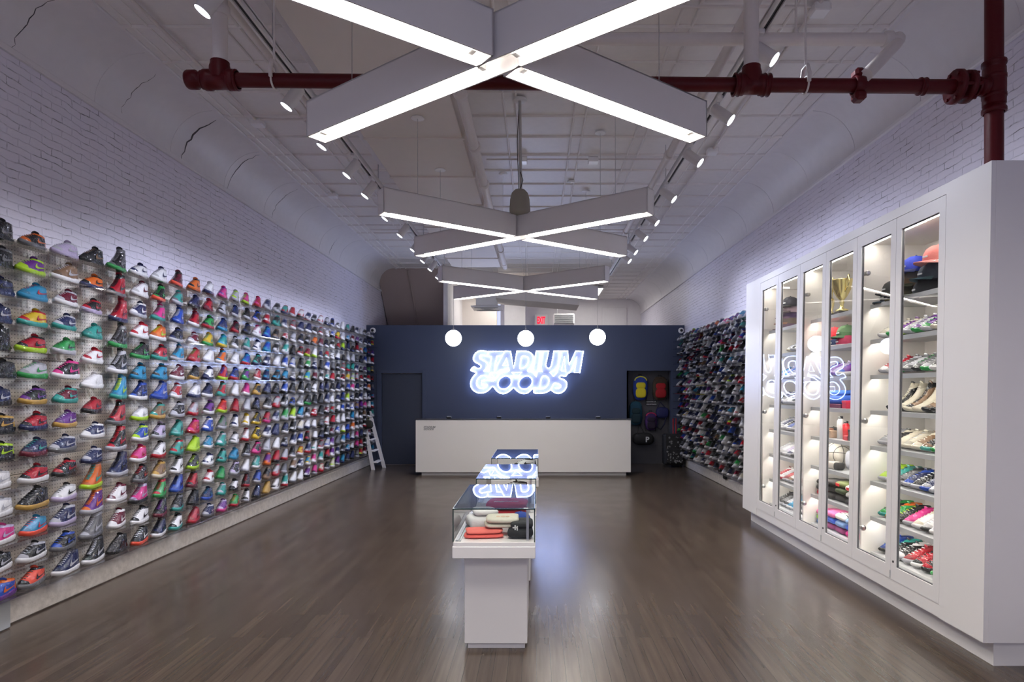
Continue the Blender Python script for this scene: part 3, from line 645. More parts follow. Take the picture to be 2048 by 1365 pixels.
for px, py in ((950, 705), (1000, 720), (1060, 705), (1100, 720), (1160, 705), (950, 780), (1005, 785), (1060, 785), (1125, 785)):
    q = w3((px, py)); st.cyl((q[0], 13.2, q[2]), (q[0], 13.3, q[2]), .006, 6)
st.build('standoff', M['metal'], t)
# ---------------------------------------------------------------- counter
t = thing('reception_counter', 'long white service counter below the neon sign', 'counter', (-.25, 11.95, 0))
MB().bbox(-2.28, 1.78, 11.6, 12.25, .07, 1.055, .004).build('counter_body', M['counter'], t)
MB().box(-2.18, 1.70, 11.68, 12.2, 0, .069).build('plinth', M['metal'] if False else M['counter'], t)
MB().bbox(-2.29, 1.79, 11.59, 12.45, 1.057, 1.085, .003).build('dark_top', M['darktop'], t)
b = MB(); b.text('STADIUM\nGOODS', .052, (-2.13, 11.595, .905), (1, 0, 0), (0, 0, 1), .0008, .002, .25, spacing=.75); l = b.build('lettering', M['greybox'], t)
for i, px in enumerate((898, 998, 1096, 1196)):
    x0 = (px-1073)/F*11.75
    t = thing('card_reader', 'small black scanner block on the dark counter top, %s from the door' % ORD[i], 'card reader', (x0, 11.75, 1.085), 'readers on the counter')
    MB().bbox(x0-.05, x0+.05, 11.70, 11.80, 1.086, 1.115, .012).build('reader_body', M['black'], t)
    MB().bbox(x0-.035, x0+.035, 11.71, 11.77, 1.115, 1.121, .003).build('reader_face', M['metal'], t)
for x0, lab in ((-3.53, 'round white security camera at the pegboard end of the dark blue wall'), (3.12, 'round white security camera at the cabinet end of the dark blue wall')):
    t = thing('security_camera', lab, 'camera', (x0, 13.25, 2.87), 'security cameras')
    MB().lathe((x0, 13.3, 2.91), [(.03, -.07), (.058, -.06), (.062, -.03), (.055, 0)], 20, 'y').build('camera_ring', M['white'], t)
    MB().lathe((x0, 13.3, 2.91), [(0, -.066), (.034, -.066), (.036, -.05)], 20, 'y').build('camera_lens', M['black'], t)
# ---------------------------------------------------------------- display cases
def case(y0, y1, xa, xb, label, feet=True):
    xm = (xa+xb)/2
    t = thing('display_case', label, 'display case', (xm, (y0+y1)/2, 0), 'glass topped display plinths')
    b = MB(); b.bbox(xa+.055, xb-.045, y0+.11, y1-.11, .035, .592, .003); b.build('pedestal', M['white'], t)
    MB().box(xa+.075, xb-.06, y0+.13, y1-.13, .0, .034).build('plinth', M['white'], t)
    b = MB(); b.bbox(xa-.005, xb+.005, y0-.005, y1+.005, .593, .665, .003).bbox(xa, xb, y0, y1, .666, .69, .002); b.build('deck', M['white'], t)
    th = .005; zt = .895
    MB().box(xa, xb, y0, y0+th, .691, zt-.008).build('glass_front', M['glass'], t)
    MB().box(xa, xb, y1-th, y1, .691, zt-.008).build('glass_back', M['glass'], t)
    MB().box(xa, xa+th, y0+th, y1-th, .691, zt-.008).build('glass_side', M['glass'], t)
    MB().box(xb-th, xb, y0+th, y1-th, .691, zt-.008).build('glass_side', M['glass'], t)
    MB().box(xa, xb, y0, y1, zt-.007, zt).build('glass_top', M['topglass'], t)
    e = MB(); r = .003
    for xx in (xa, xb):
        for yy in (y0, y1): e.box(xx-r, xx+r, yy-r, yy+r, .691, zt-.008)
        e.box(xx-r, xx+r, y0-r, y1+r, zt-.0078, zt-.0005)
    e.box(xa, xb, y0-r, y0+r, zt-.0078, zt-.0005).box(xa, xb, y1-r, y1+r, zt-.0078, zt-.0005); e.build('glass_edge', M['darkedge'], t)
    b = MB(); b.box(xa+.012, xa+.03, y0+.02, y1-.02, .691, .699).box(xa+.036, xa+.044, y0+.02, y1-.02, .691, .697).box(xb-.05, xb-.035, y0+.03, y0+.045, .691, zt-.009).box(xb-.05, xb-.035, y1-.045, y1-.03, .691, zt-.009)
    b.box(xa+.012, xb-.01, y1-.04, y1-.025, .691, .70)
    b.build('metal_rail', M['metal'], t)
    return t
case(3.70, 4.64, -.502, -.012, 'white display case closest to the entrance, filled with folded sweatshirts')
case(4.965, 5.93, -.486, -.006, 'white display case in the middle of the row, one patterned sneaker showing')
case(6.48, 7.46, -.474, .016, 'white display case closest to the counter')
def cloth(name, label, cat, layers, group=None):
    """layers: list of (cx,cy,cz,hx,hy,hz,rot,color)"""
    l0 = layers[0]; t = thing(name, label, cat, (l0[0], l0[1], l0[2]-l0[5]), group)
    for i, (cx, cy, cz, hx, hy, hz, rot, colr) in enumerate(layers):
        MB().pillow((cx, cy, cz), hx, hy, hz, .38, 26, 10, rot, 0, .05, i+int(cx*100)).build('fold', cm(colr, .85), t)
    return t
Z0 = .692
cloth('folded_shirt', 'coral folded shirt at the front of the closest display case', 'shirt', [(-.33, 3.86, Z0+.012, .12, .085, .012, .1, (.75, .12, .10)), (-.33, 3.865, Z0+.034, .115, .08, .010, .14, (.80, .16, .13))], 'clothes in the case')
t = cloth('folded_sweatshirt', 'cream folded sweatshirt with pale orange print in the closest display case', 'sweatshirt', [(-.235, 3.93, Z0+.062, .095, .09, .014, .1, (.62, .58, .48)), (-.215, 3.94, Z0+.094, .105, .10, .018, .05, (.66, .62, .52))], 'clothes in the case')
b = MB()
for k in range(3): b.text('%s' % 'OOO'[k], .03, (-.255+k*.03, 3.89, Z0+.1135), (1, .05, 0), (0, .95, .05), .0004, .001)
b.build('print', cm((.75, .42, .25)), t)
t = cloth('folded_hoodie', 'black folded hoodie with white cross mark in the closest display case', 'hoodie', [(-.10, 3.87, Z0+.03, .078, .11, .03, 0, (.012, .014, .016)), (-.095, 3.89, Z0+.075, .072, .10, .02, .05, (.014, .016, .018))], 'clothes in the case')
b = MB(); b.bbox(-.135, -.127, 3.772, 3.776, Z0+.055, Z0+.085, .001).bbox(-.147, -.115, 3.772, 3.776, Z0+.066, Z0+.074, .001).bbox(-.122, -.114, 3.772, 3.776, Z0+.052, Z0+.08, .001); b.build('white_mark', cm((.8, .8, .8)), t)
cloth('folded_tee', 'white folded tee at the back of the closest display case', 'tee', [(-.38, 4.12, Z0+.04, .085, .10, .04, .4, (.74, .72, .72)), (-.35, 4.15, Z0+.10, .08, .09, .02, .3, (.76, .74, .74))], 'clothes in the case')
t = cloth('folded_sweater', 'bright red folded sweater with white lettering in the closest display case', 'sweater', [(-.20, 4.30, Z0+.05, .14, .12, .05, -.1, (.35, .01, .02)), (-.20, 4.29, Z0+.125, .14, .11, .028, -.1, (.65, .03, .04))], 'clothes in the case')
b = MB()
rn = random.Random(3)
for k in range(12): 
    x0 = -.29+k*.014; b.tube([(x0, 4.20+rn.uniform(-.01, .01), Z0+.152+.0*k), (x0+.012, 4.21+rn.uniform(-.01, .01), Z0+.155)], .0025, 5)
b.build('script', cm((.8, .78, .78)), t)
# ---------------------------------------------------------------- shoe meshes
def W_(x):      # half width of the footprint
    pts = [(-.14, .022), (-.12, .034), (-.07, .036), (-.02, .036), (.03, .044), (.07, .050), (.105, .045), (.13, .034), (.148, .018)]
    for (a, b), (c_, d_) in zip(pts, pts[1:]):
        if x <= c_: return b+(d_-b)*max(0, (x-a))/(c_-a)
    return pts[-1][1]
HC = {'low': (.094, .108, .054), 'mid': (.116, .128, .050), 'high': (.136, .146, .046), 'tall': (.172, .180, .044), 'boot': (.210, .218, .046)}
def shoe_surface(style, nu, nv):
    zh, zf, rx = HC[style]
    def P(th, tv):
        c_, s_ = cos(th), sin(th)
        x = .004+.144*c_; y = (abs(s_)**.75)*(1 if s_ >= 0 else -1)*W_(x)
        ts = max(0, x-.085)**2*3.2
        p0 = Vector((x, y, .026+ts))
        f = max(0, c_)
        p1 = Vector((x-.018*c_*(1 if c_ > 0 else .2), y*1.05, .053+ts))
        cx = -.072 if style == 'low' else -.078
        p3 = Vector((cx+rx*c_, .027*s_, (zh+zf)/2+(zf-zh)/2*c_))
        z2 = (.72*p3.z)*(1-f)+(.080 if style == 'low' else .090)*f
        tl = style in ('high', 'tall', 'boot')
        if tl: z2 = (.72*p3.z)*(1-f)+(.082 if style == 'high' else .078)*f; p1.x -= .015*f; p1.z -= .006*f
        q = p3.lerp(p0, .30 if c_ < .3 else .30+(-.16 if tl else .12)*f)
        p2 = Vector((q.x if c_ < 0 else q.x, q.y*1.05, z2))
        if c_ < 0: p2.x -= .004
        a, b, c3, d3 = (1-tv)**3, 3*(1-tv)**2*tv, 3*(1-tv)*tv*tv, tv**3
        return p0*a+p1*b+p2*c3+p3*d3
    return P
def shoe_parts(style, nu=24, nv=8, rich=True):
    P = shoe_surface(style, nu, nv); out = {}
    b = MB(); vs = []; zone = []
    for j in range(nv+1):
        for i in range(nu):
            th = 2*pi*i/nu; p = P(th, j/nv); vs.append(p)
            xx = p.x
            tv_ = j/nv
            zo = max(.5+(xx-.088)*14-max(0, tv_-.25)*2.2, .5+(-.098-xx)*16-max(0, tv_-.6)*2.5, .5+(tv_-.86)*3)
            if j == nv: zo = .8
            zone.append(zo)
    # rolled collar and inside
    for dz, k in ((.002, .86), (-.02, .78), (-.04, .7)):
        for i in range(nu):
            th = 2*pi*i/nu; p = P(th, 1); cx = -.075; vs.append(Vector((cx+(p.x-cx)*k, p.y*k, p.z+dz))); zone.append(.8)
    n2 = nv+3; fs = []
    for j in range(n2):
        for i in range(nu): fs.append((j*nu+i, j*nu+(i+1) % nu, (j+1)*nu+(i+1) % nu, (j+1)*nu+i))
    fs.append(tuple(n2*nu+i for i in range(nu)))
    b.add(vs, fs, True); out['upper'] = (b, zone)
    s = MB(); vs = []
    for z, k in ((0.001, .95), (.004, 1.0), (.02, 1.07), (.029, 1.03), (.033, .97)):
        for i in range(nu):
            th = 2*pi*i/nu; p = P(th, 0); ts = max(0, p.x-.085)**2*3.2
            heel = .006 if p.x < -.06 else 0
            vs.append((p.x*k, p.y*k+(0), z+ts*(1 if z > .001 else 1)+(heel if z > .01 else 0)))
    fs = [(j*nu+i, j*nu+(i+1) % nu, (j+1)*nu+(i+1) % nu, (j+1)*nu+i) for j in range(4) for i in range(nu)]
    fs.append(tuple(reversed(range(nu)))); fs.append(tuple(4*nu+i for i in range(nu)))
    s.add(vs, fs, True); out['sole'] = (s, None)
    if not rich: return out
    def nrm(th, tv):
        e = .01; a = P(th+e, tv)-P(th-e, tv); c2 = P(th, tv+e)-P(th, tv-e); n = a.cross(c2); n.normalize(); return n
    l = MB(); nl = {'low': 5, 'mid': 6, 'high': 8, 'tall': 10, 'boot': 12}[style]
    for k in range(nl):
        tv = .42+.50*k/(nl-1); w2 = radians(20+12*tv); vs = []
        for q in range(5):
            th = -w2+2*w2*q/4
            for d_ in (-.016, .016): 
                p = P(th, tv+d_+(.012 if q % 2 else 0)); vs.append(p+nrm(th, tv)*(.0045 if q in (1, 2, 3) else .001))
        l.add(vs, [(2*q, 2*q+2, 2*q+3, 2*q+1) for q in range(4)], True)
    out['laces'] = (l, None)
    tg = MB(); vs = []
    top = P(0, 1)
    for q in range(5):
        y = -.022+.011*q; arch = 1-(y/.026)**2
        for z, dx in ((-.02, -.002), (.004, .000), (.013*arch+.004, .003)):
            vs.append((top.x-.006+dx-.006*(1-arch), y, top.z+z))
    for q in range(5):
        y = -.022+.011*q; arch = 1-(y/.026)**2
        for z, dx in ((-.02, -.010), (.004, -.008), (.013*arch+.002, -.005)):
            vs.append((top.x-.006+dx-.006*(1-arch), y, top.z+z))
    fs = []
    for o in (0, 15):
        for q in range(4):
            for r in range(2): fs.append((o+3*q+r, o+3*q+3+r, o+3*q+4+r, o+3*q+1+r))
    for q in range(4): fs.append((3*q+2, 3*q+5, 15+3*q+5, 15+3*q+2))
    tg.add(vs, fs, True); out['tongue'] = (tg, None)
    m = MB()
    sw = [(152, .62, .60), (140, .57, .52), (125, .50, .42), (110, .44, .34), (98, .40, .27), (88, .39, .22), (80, .42, .22), (74, .50, .27), (70, .60, .40), (67, .66, .60)]
    for sg in (1, -1):
        vs = []
        for dg, a, c3 in sw:
            th = radians(dg)*sg
            for tv in (a, c3): vs.append(P(th, tv)+nrm(th, tv)*.0025)
        fs = [(2*q, 2*q+2, 2*q+3, 2*q+1) for q in range(len(sw)-1)]
        m.add(vs, fs, True)
    out['side_mark'] = (m, None)
    return out
PROTO = {}
for stl in HC:
    PROTO[stl] = {}
    for k, (b, zone) in shoe_parts(stl).items():
        me = bpy.data.meshes.new('sneaker_'+k); me.from_pydata([tuple(p) for p in b.v], [], b.f); me.polygons.foreach_set('use_smooth', b.sm); me.materials.append(M['shoe'])
        if zone: at = me.attributes.new('zone', 'FLOAT', 'POINT'); at.data.foreach_set('value', zone)
        PROTO[stl][k] = me
LOWRES = {stl: shoe_parts(stl, 14, 5, False) for stl in HC}
CLR = {'k': ((.012, .012, .014), 'black'), 'g': ((.13, .13, .14), 'grey'), 's': ((.42, .42, .46), 'silver'), 'w': ((.74, .73, .74), 'white'), 'r': ((.50, .012, .03), 'red'),
       'm': ((.16, .008, .03), 'maroon'), 'o': ((.85, .17, .02), 'orange'), 'O': ((.95, .10, .05), 'coral orange'), 'y': ((.80, .55, .03), 'yellow'), 'v': ((.50, .80, .03), 'neon yellow green'), 'p': ((.80, .05, .30), 'pink'),
       'u': ((.16, .03, .28), 'purple'), 'n': ((.014, .02, .075), 'navy'), 'b': ((.02, .08, .48), 'royal blue'), 'c': ((.02, .30, .55), 'bright blue'), 't': ((.04, .38, .33), 'teal'),
       'G': ((.03, .36, .08), 'green'), 'B': ((.20, .12, .07), 'brown'), 'd': ((.45, .27, .06), 'gold'), 'i': ((.45, .38, .55), 'lilac'), 'C': ((.60, .55, .44), 'cream')}
CLR = {k: (tuple(q*(.56 if k in 'romyvpubcGtO' else .78) for q in c), n) for k, (c, n) in CLR.items()}
# per column, top to bottom: style + main + accent + sole
COLS = {
 0: 'Mkgk Mkgk Lnkn Lnsn Hkkk Lkkk Lnsk Lkdk Lkvk Lwsw Lwsw Lpiw Lksw Lbou'.split(),
 1: 'Lkog Luvv Lcrc Lyrt Lrkv LsGG Lkud Lrkn Lntm Lrkw Mkkd LcrO Lksw LOkg'.split(),
 2: 'Lisi MBsw Lmsw Lnst LGks Mkpw Lmtt Lusd Lnsg Lkrk Lwki Mnsi Lkbg Hnsw'.split(),
 3: 'MkBk Lokn Lkri Ltkt Lwrw Lwww Lrkk Lnww Lnsn Hotv Huos Hgsg Hksw'.split(),
 4: 'HkgG Hrkg Hrmn HkgG Hksw Hcvt Hrkg Hkrs Hnks Mwmw Mmww Mkkk'.split(),
 5: 'Lwnw Mwmw Mnws Mwrw MkGG Mckc Hnbw Lwsv Mbvw Mprw Mkrg Hpik Mwkw MkwO'.split(),
 6: 'Mwnw HkGO Hpgt Movw Mrkt Mckc Hbsb MBtd Miks Mwkr MBdC HGrG Hkum Hnkw'.split(),
 7: 'HmkO Mtgs Hbsb Mkns Hcgs Mmww Mrsw Mkss Mtkt Mtrt Hwkw Hbkb Mkgt Mwkt'.split(),
 8: 'Moko Mnkk Hrmw Lmsw MrGr Mkkd Mwsn Msrr Mrpr Mvvv Mkvv Hrkm Mkkk Mrmr'.split(),
 9: 'Mwsn Mrmm MGkr MytG Mwws Mwnn Mnkw Mukw Mbwb Lcww Lwnw Lwrw Lncb Lnsg'.split(),
 10: 'Mpup Msks Mnbc Mtcy Hocw Hrbv Hrtt MrOv MgGs Mtst Mtkt LGtG Ltst Luip'.split(),
 11: 'Msvs Mnbs Mkmr Mksw Mwww Mnbr Mwww Mrrr Mwnw Lwgw Lcnc Mkis Lwkk LGor'.split(),
 12: 'Mpvv Mkks Mknk Mtws Mbcr MuGG Mpuw Msss Mwyw Mwrr Mkks Mwws Mkrr Mwks'.split(),
 13: 'Mrpr Mkbi Mwpw Mwnw Mktn Mrww Mkdd Mnkk Mkyy Mkyy Mkpp Mtww Mbns Mnnk'.split(),
 14: 'Mnss Mrwr Mbcb Mbcc Mnwn Mncn Mnnk Mkgw Mrkp Mnww Msss Muoo MkBB Mddd'.split(),
 15: 'Mkss Mktt MkBg Mkws Mwss Mkck Mkkk Msrr Mnss Mnnn Mwww Mrrk Msrr Mwkw'.split(),
}
rnd = random.Random(21)
def rcode():
    a = rnd.choices('kngwsrbtumBcvGpoyC', [34, 20, 9, 17, 8, 7, 6, 4, 3, 4, 3, 4, 2, 2, 2, 1, 1, 1])[0]
    b = rnd.choices('kwsnrgbvyt', [24, 24, 20, 10, 8, 8, 5, 2, 1, 2])[0]
    s = rnd.choices('wkgsnrvG', [36, 26, 14, 12, 8, 4, 1, 1])[0]
    return rnd.choices('LMH', [3, 6, 2])[0]+a+b+s
STY = {'L': 'low', 'M': 'mid', 'H': 'high', 'T': 'tall'}
def sty(s): return 'boot' if s['code'][0] == 'H' and s['wall'] == 'cab' else 'tall' if s['code'][0] == 'H' and (s['col'] in (3, 4) and s['wall'] == 'left') else STY[s['code'][0]]
SN = {'low': 'low-top', 'mid': 'mid-top', 'high': 'high-top', 'tall': 'high-top', 'boot': 'boot'}
SHOES = []     # dicts: code, pos, angle, label, cls
def shelf_z(c, r, n):
    f = min(c/30.0, 1); zt = 2.58+.14*f; zb = .247+.075*f
    return zt+(zb-zt)*r/(n-1)
NCOL = 33
for c_ in range(NCOL):
    codes = COLS.get(c_) or [rcode() for _ in range(14)]
    yy = 3.99+.2845*c_
    for r_, code in enumerate(codes):
        z = shelf_z(c_, r_, len(codes)); x = -3.50
        SHOES.append(dict(code=code, pos=(x+rnd.uniform(-.008, .008), yy+rnd.uniform(-.012, .012), z), ang=radians(-90+(min(6+.7*c_, 15) if c_ < 13 else 11)+rnd.uniform(-4, 4)), wall='left', col=c_, row=r_, scale=rnd.uniform(.955, .985) if c_ < 14 else rnd.uniform(1.0, 1.10)))
for r_ in range(16):          # far right wall
    for c_ in range(19):
        z = .275+.1585*r_; yy = 8.3+.262*c_
        SHOES.append(dict(code=rcode(), pos=(3.05+rnd.uniform(-.01, .01), yy+rnd.uniform(-.02, .02), z+.004), ang=radians(-128+rnd.uniform(-8, 8)), wall='right', col=c_, row=15-r_, scale=rnd.uniform(.98, 1.06)))
# cabinet shelves
SZ = [.30+.286*k for k in range(8)]
BAYS = [(3.93, 5.016), (5.016, 6.102), (6.102, 7.188)]
CAB = {  # bay, shelf level from the bottom -> codes
 (0, 6): 'LCsw LCsG LuCv LsCs LsuG LuGs LkBC LGks LgCw'.split(), (0, 5): 'Lrws Lrsw LgsG Lsgg LgGk LgsG Lgkw LGsk Lskw'.split(),
 (0, 4): 'HkCk HCCk HBkC HCCC HBCk HkBk HCCC HBks'.split(), (0, 3): 'Lsks LkCs LCCC LCsC LBCC LkBt LCsG LCCs LBBC'.split(),
 (0, 2): 'Lvvs Ltks Lgks Lnbs Lkws Lnsb Lbws Lwbc Lcwn'.split(), (0, 1): 'LkGt LGoy Lkvk Lpps LwCw Lwsk Lksw Lkrw Lrks'.split(), (0, 0): 'Lbtk Lktk Lkws Lrws Lrkw Lkrk LkBG LGks LvBy'.split(),
 (1, 5): 'Lbuw Luis Lisu Lubw'.split(),
 (2, 6): 'LskC Lsks LCsw'.split(), (2, 5): 'Lcks Lics Lbcw Lnsw Lscw Lsns'.split(), (2, 4): 'Lksw Lgsn Lwns Lkws Lnks Lsks'.split(),
 (2, 3): 'Lsks Lnsw Lkws Lbsw Lsgs Lwks'.split(), (2, 2): 'Lsws Lwss Lisw Lwns Lssk Lwss'.split(), (2, 1): 'Lrws Lswr Lrss LwBs Lsks Lmws'.split(), (2, 0): 'Lkss Lgks Lsks Lcww Lwcs Lksw'.split(),
}
for (bay, lv), codes in CAB.items():
    ya, yb = BAYS[bay]; n = len(codes); step = .108
    y_first = ya+.12
    for i, code in enumerate(reversed(codes)):
        yy = y_first+i*step+(.0, .47, .29)[bay]
        SHOES.append(dict(code=code, pos=(2.895, yy, SZ[lv]+.002), ang=radians(174+rnd.uniform(-4, 4)), wall='cab', col=i, row=7-lv, bay=bay, scale=1.0))
for s in SHOES:
    p = s['pos']; s['d'] = sqrt(p[0]**2+p[1]**2)
order = sorted([s for s in SHOES if s['wall'] != 'right'], key=lambda s: s['d']/(1.25 if s['wall'] == 'cab' and s['bay'] == 0 else 1.0))
near = order[:300]; near_ids = {id(s) for s in near}
def cab_label(a, b, st, s):
    bn = ['nearest', 'middle', 'far'][s['bay']]; bn = ['front', 'middle', 'rear'][s['bay']]
    return '%s %s %s sneaker, %s bay of the glass cabinet, %s shelf down, %s along' % (a, ('with '+b) if a != b else 'plain', st, bn, ORD[s['row']], ORD[s['col']])
wd = MB().add([(-.13, -.03, 0), (-.13, .03, 0), (.13, .03, 0), (.13, -.03, 0), (-.13, -.03, -.040), (-.13, .03, -.040)], [(0, 1, 2, 3), (0, 4, 5, 1), (4, 3, 2, 5), (0, 3, 4), (1, 5, 2)])
WEDGE = bpy.data.meshes.new('stand'); WEDGE.from_pydata(wd.v, [], wd.f); WEDGE.materials.append(M['acrylic'])
for s in near:
    k, a, b, so = s['code']; stl = sty(s); ca, na = CLR[a]; cb, nb = CLR[b]; cs, ns = CLR[so]
    if s['wall'] == 'cab':
        mainc = na if a == b else '%s and %s' % (na, nb)
        lab = '%s %s, %s cabinet shelf down, %s bay, %s from entrance' % (mainc, 'boot' if k == 'H' else 'sneaker', ORD[s['row']], ['front', 'middle', 'rear'][s['bay']], ORD[s['col']])
        grp = 'sneakers in the glass cabinet'
    else:
        mainc = na if a == b else '%s and %s' % (na, nb)
        lab = '%s %s sneaker, pegboard column %s from entrance, %s shelf down' % (mainc, SN[stl], ORD[s['col']], ORD[s['row']])
        grp = 'wrapped sneakers on the pegboard wall'
    root = thing('sneaker', lab, 'sneaker', s['pos'], grp)
    root.rotation_euler = (0, radians(9) if s['wall'] == 'cab' and k != 'H' else 0, s['ang']); root.scale = (s['scale'], s['scale']*1.04, s['scale']*(1.12 if s['wall'] == 'left' else 1))
    if s['wall'] == 'cab' and k != 'H':
        root.location.z += .027
        o = bpy.data.objects.new('stand', WEDGE); COL.objects.link(o); o.parent = root
    for part, me in PROTO[stl].items():
        o = bpy.data.objects.new(part, me); COL.objects.link(o); o.parent = root
        col = {'upper': ca, 'sole': cs, 'laces': cb, 'tongue': ca if a != 'w' else cb, 'side_mark': cb}[part]
        o['paint'] = [float(q) for q in col]; o['accent'] = [float(q) for q in (cb if (s['col']+s['row']) % 3 else [q*.6+.01 for q in ca])]
far = MB(); tint = []
for s in SHOES:
    if id(s) in near_ids: continue
    if s['wall'] == 'cab' and s['bay'] == 99: continue
    k, a, b, so = s['code']; ca, cb, cs = CLR[a][0], CLR[b][0], CLR[so][0]
    R3 = Matrix.Translation(s['pos']) @ Matrix.Rotation(s['ang'], 4, 'Z') @ Matrix.Diagonal((s['scale'], s['scale'], s['scale']*(1.12 if s['wall'] != 'cab' else 1), 1))
    for part, (b_, zone) in LOWRES[sty(s)].items():
        far.add([R3 @ Vector(p) for p in b_.v], b_.f, True)
        if part == 'upper':
            for z, p in zip(zone, b_.v):
                f = 1.0 if z > .5 else (1.0 if (-.06 < p[0] < .03 and abs(p[1]) > .02 and .04 < p[2] < .075) else 0)
                tint.append([u*(1-f)+v*f for u, v in zip(ca, cb)])
        else: tint += [cs]*len(b_.v)
o = far.build('sneaker', M['shoe_far'], tint=tint)
tag(o, 'hundreds of small wrapped sneakers filling the far shelves of both walls', 'sneaker', kind='stuff')
# ---------------------------------------------------------------- clear shoe shelves on the pegboard
sh = MB(); sh.box(-.062, .098, -.139, .139, -.006, -.001).box(-.120, -.116, -.13, .13, -.035, -.001).box(-.116, -.062, -.13, .13, -.0055, -.0015).box(.094, .098, -.139, .139, -.001, .006)
me = bpy.data.meshes.new('shoe_shelf'); me.from_pydata(sh.v, [], sh.f); me.materials.append(M['acrylic'])
farsh = MB()
for s in SHOES:
    if s['wall'] != 'left': continue
    p = s['pos']; yy = 3.99+.2845*s['col']
    if id(s) in near_ids:
        o = bpy.data.objects.new('shoe_shelf', me); COL.objects.link(o); o.location = (-3.505, yy, p[2])
        tag(o, 'clear plastic shoe shelf, pegboard column %s from the entrance, %s from top' % (ORD[s['col']], ORD[s['row']]), 'shelf', 'clear shoe shelves')
    else: farsh.add([(v[0]-3.505, v[1]+yy, v[2]+p[2]) for v in sh.v], sh.f)
o = farsh.build('shoe_shelf', M['acrylic']); tag(o, 'clear plastic shoe shelves in the far columns of the pegboard wall', 'shelf', kind='stuff')
for r_ in range(16):
    z = .275+.1585*r_
    b = MB(); b.box(2.93, 3.165, 8.15, 13.2, z-.006, z+.003).box(2.925, 2.93, 8.15, 13.2, z-.006, z+.012)
    o = b.build('shoe_ledge', M['acrylic']); tag(o, 'long clear ledge of shoes beyond the cabinet, %s from the top' % ORD[15-r_], 'shelf', 'clear ledges beyond the cabinet')
o = MB().bbox(3.165, XR-.021, 7.9, 13.25, .26, 2.85, .003).build('pegboard_panel', M['white']); tag(o, 'white panel behind the shoe ledges beyond the glass cabinet', 'panel')
# pegboard panels
pr = [('lowest', .225, 1.015), ('middle', 1.02, 1.825), ('top', 1.83, 2.66)]
for i in range(8):
    ya = 3.35+1.22*i
    for nme, za, zb in pr:
        o = MB().bbox(XL+.021, -3.628, ya+.002, min(ya+1.218, 13.25), za, zb+.002*i*0, .002).build('pegboard_panel', M['peg'])
        tag(o, 'cream perforated panel in the %s tier, %s from the entrance' % (nme, ORD[i]), 'pegboard', 'pegboard panels')
o = MB().bbox(XL, -3.63, 3.35, 13.25, .2, .224, .002).build('trim_1', M['shadowboard']); struct(o)
o = MB().bbox(-3.599, -3.55, 3.90, 4.16, .0, .20, .01).build('electrical_box', M['greybox']); o.location.y -= .0; tag(o, 'grey metal box at the foot of the brick wall by the entrance', 'electrical box')
# ---------------------------------------------------------------- glass cabinet
SHR = .0182
def xs(x, y, z): return (x+SHR*(z-.15), y, z)
t = thing('display_cabinet', 'tall white built-in cabinet with six narrow glass doors along the wall', 'cabinet', (2.9, 5.6, 0))
YA, YZ, XF, XBK = 3.54, 7.67, 2.57, 3.19
b = MB(); b.box(2.66, XBK, 3.58, YZ-.04, 0, .149); b.build('plinth', M['white'], t)
b = MB()
b.box(XF, XF+.028, YA, 3.93, .15, 2.93).box(XF, XF+.028, 7.19, YZ, .15, 2.93)           # blank panels
b.box(XF+.006, XF+.028, 3.93, 7.19, .15, .235).box(XF, XF+.028, 3.93, 7.19, 2.862, 2.93)   # rails
b.warp(xs)
for yq in (YA-.001, YZ-.03):
    xa_, xb_ = XF+.0285, XF+.0285+SHR*2.78
    b.add([(xa_, yq, .15), (XBK, yq, .15), (XBK, yq, 2.93), (xb_, yq, 2.93), (xa_, yq+.03, .15), (XBK, yq+.03, .15), (XBK, yq+.03, 2.93), (xb_, yq+.03, 2.93)],
      [(0, 1, 2, 3), (7, 6, 5, 4), (0, 4, 5, 1), (2, 6, 7, 3), (0, 3, 7, 4), (1, 5, 6, 2)])
b.box(XF+.08, XBK-.001, YA+.03, YZ-.031, 2.90, 2.929).box(XF+.03, XBK-.001, YA+.03, YZ-.031, .151, .28)
b.build('carcass', M['white'], t)
b = MB(); b.box(XBK-.03, XBK-.005, 3.9, 7.22, .28, 2.90)
for yy in (3.915, 5.016, 6.102, 7.203): b.box(2.642, XBK-.03, yy-.012, yy+.012, .28, 2.90)
b.box(2.64, XBK-.03, 3.93, 7.19, 2.79, 2.80); b.build('lining', M['white2'], t)
for bay, (ya, yb) in enumerate(BAYS):
    for k, z in enumerate(SZ):
        sb = MB().box(2.715, 2.727, ya+.014, yb-.014, z-.034 if k else z-.018, z).box(2.7271, XBK-.032, ya+.014, yb-.014, z-.016, z); sb.build('shelf', M['shelfg'], t)
        if k: MB().box(2.732, 2.748, ya+.03, yb-.03, z-.022, z-.0165).build('led_strip', M['led'], t)
    MB().box(2.69, 2.71, ya+.03, yb-.03, 2.782, 2.789).build('led_strip', M['led'], t)
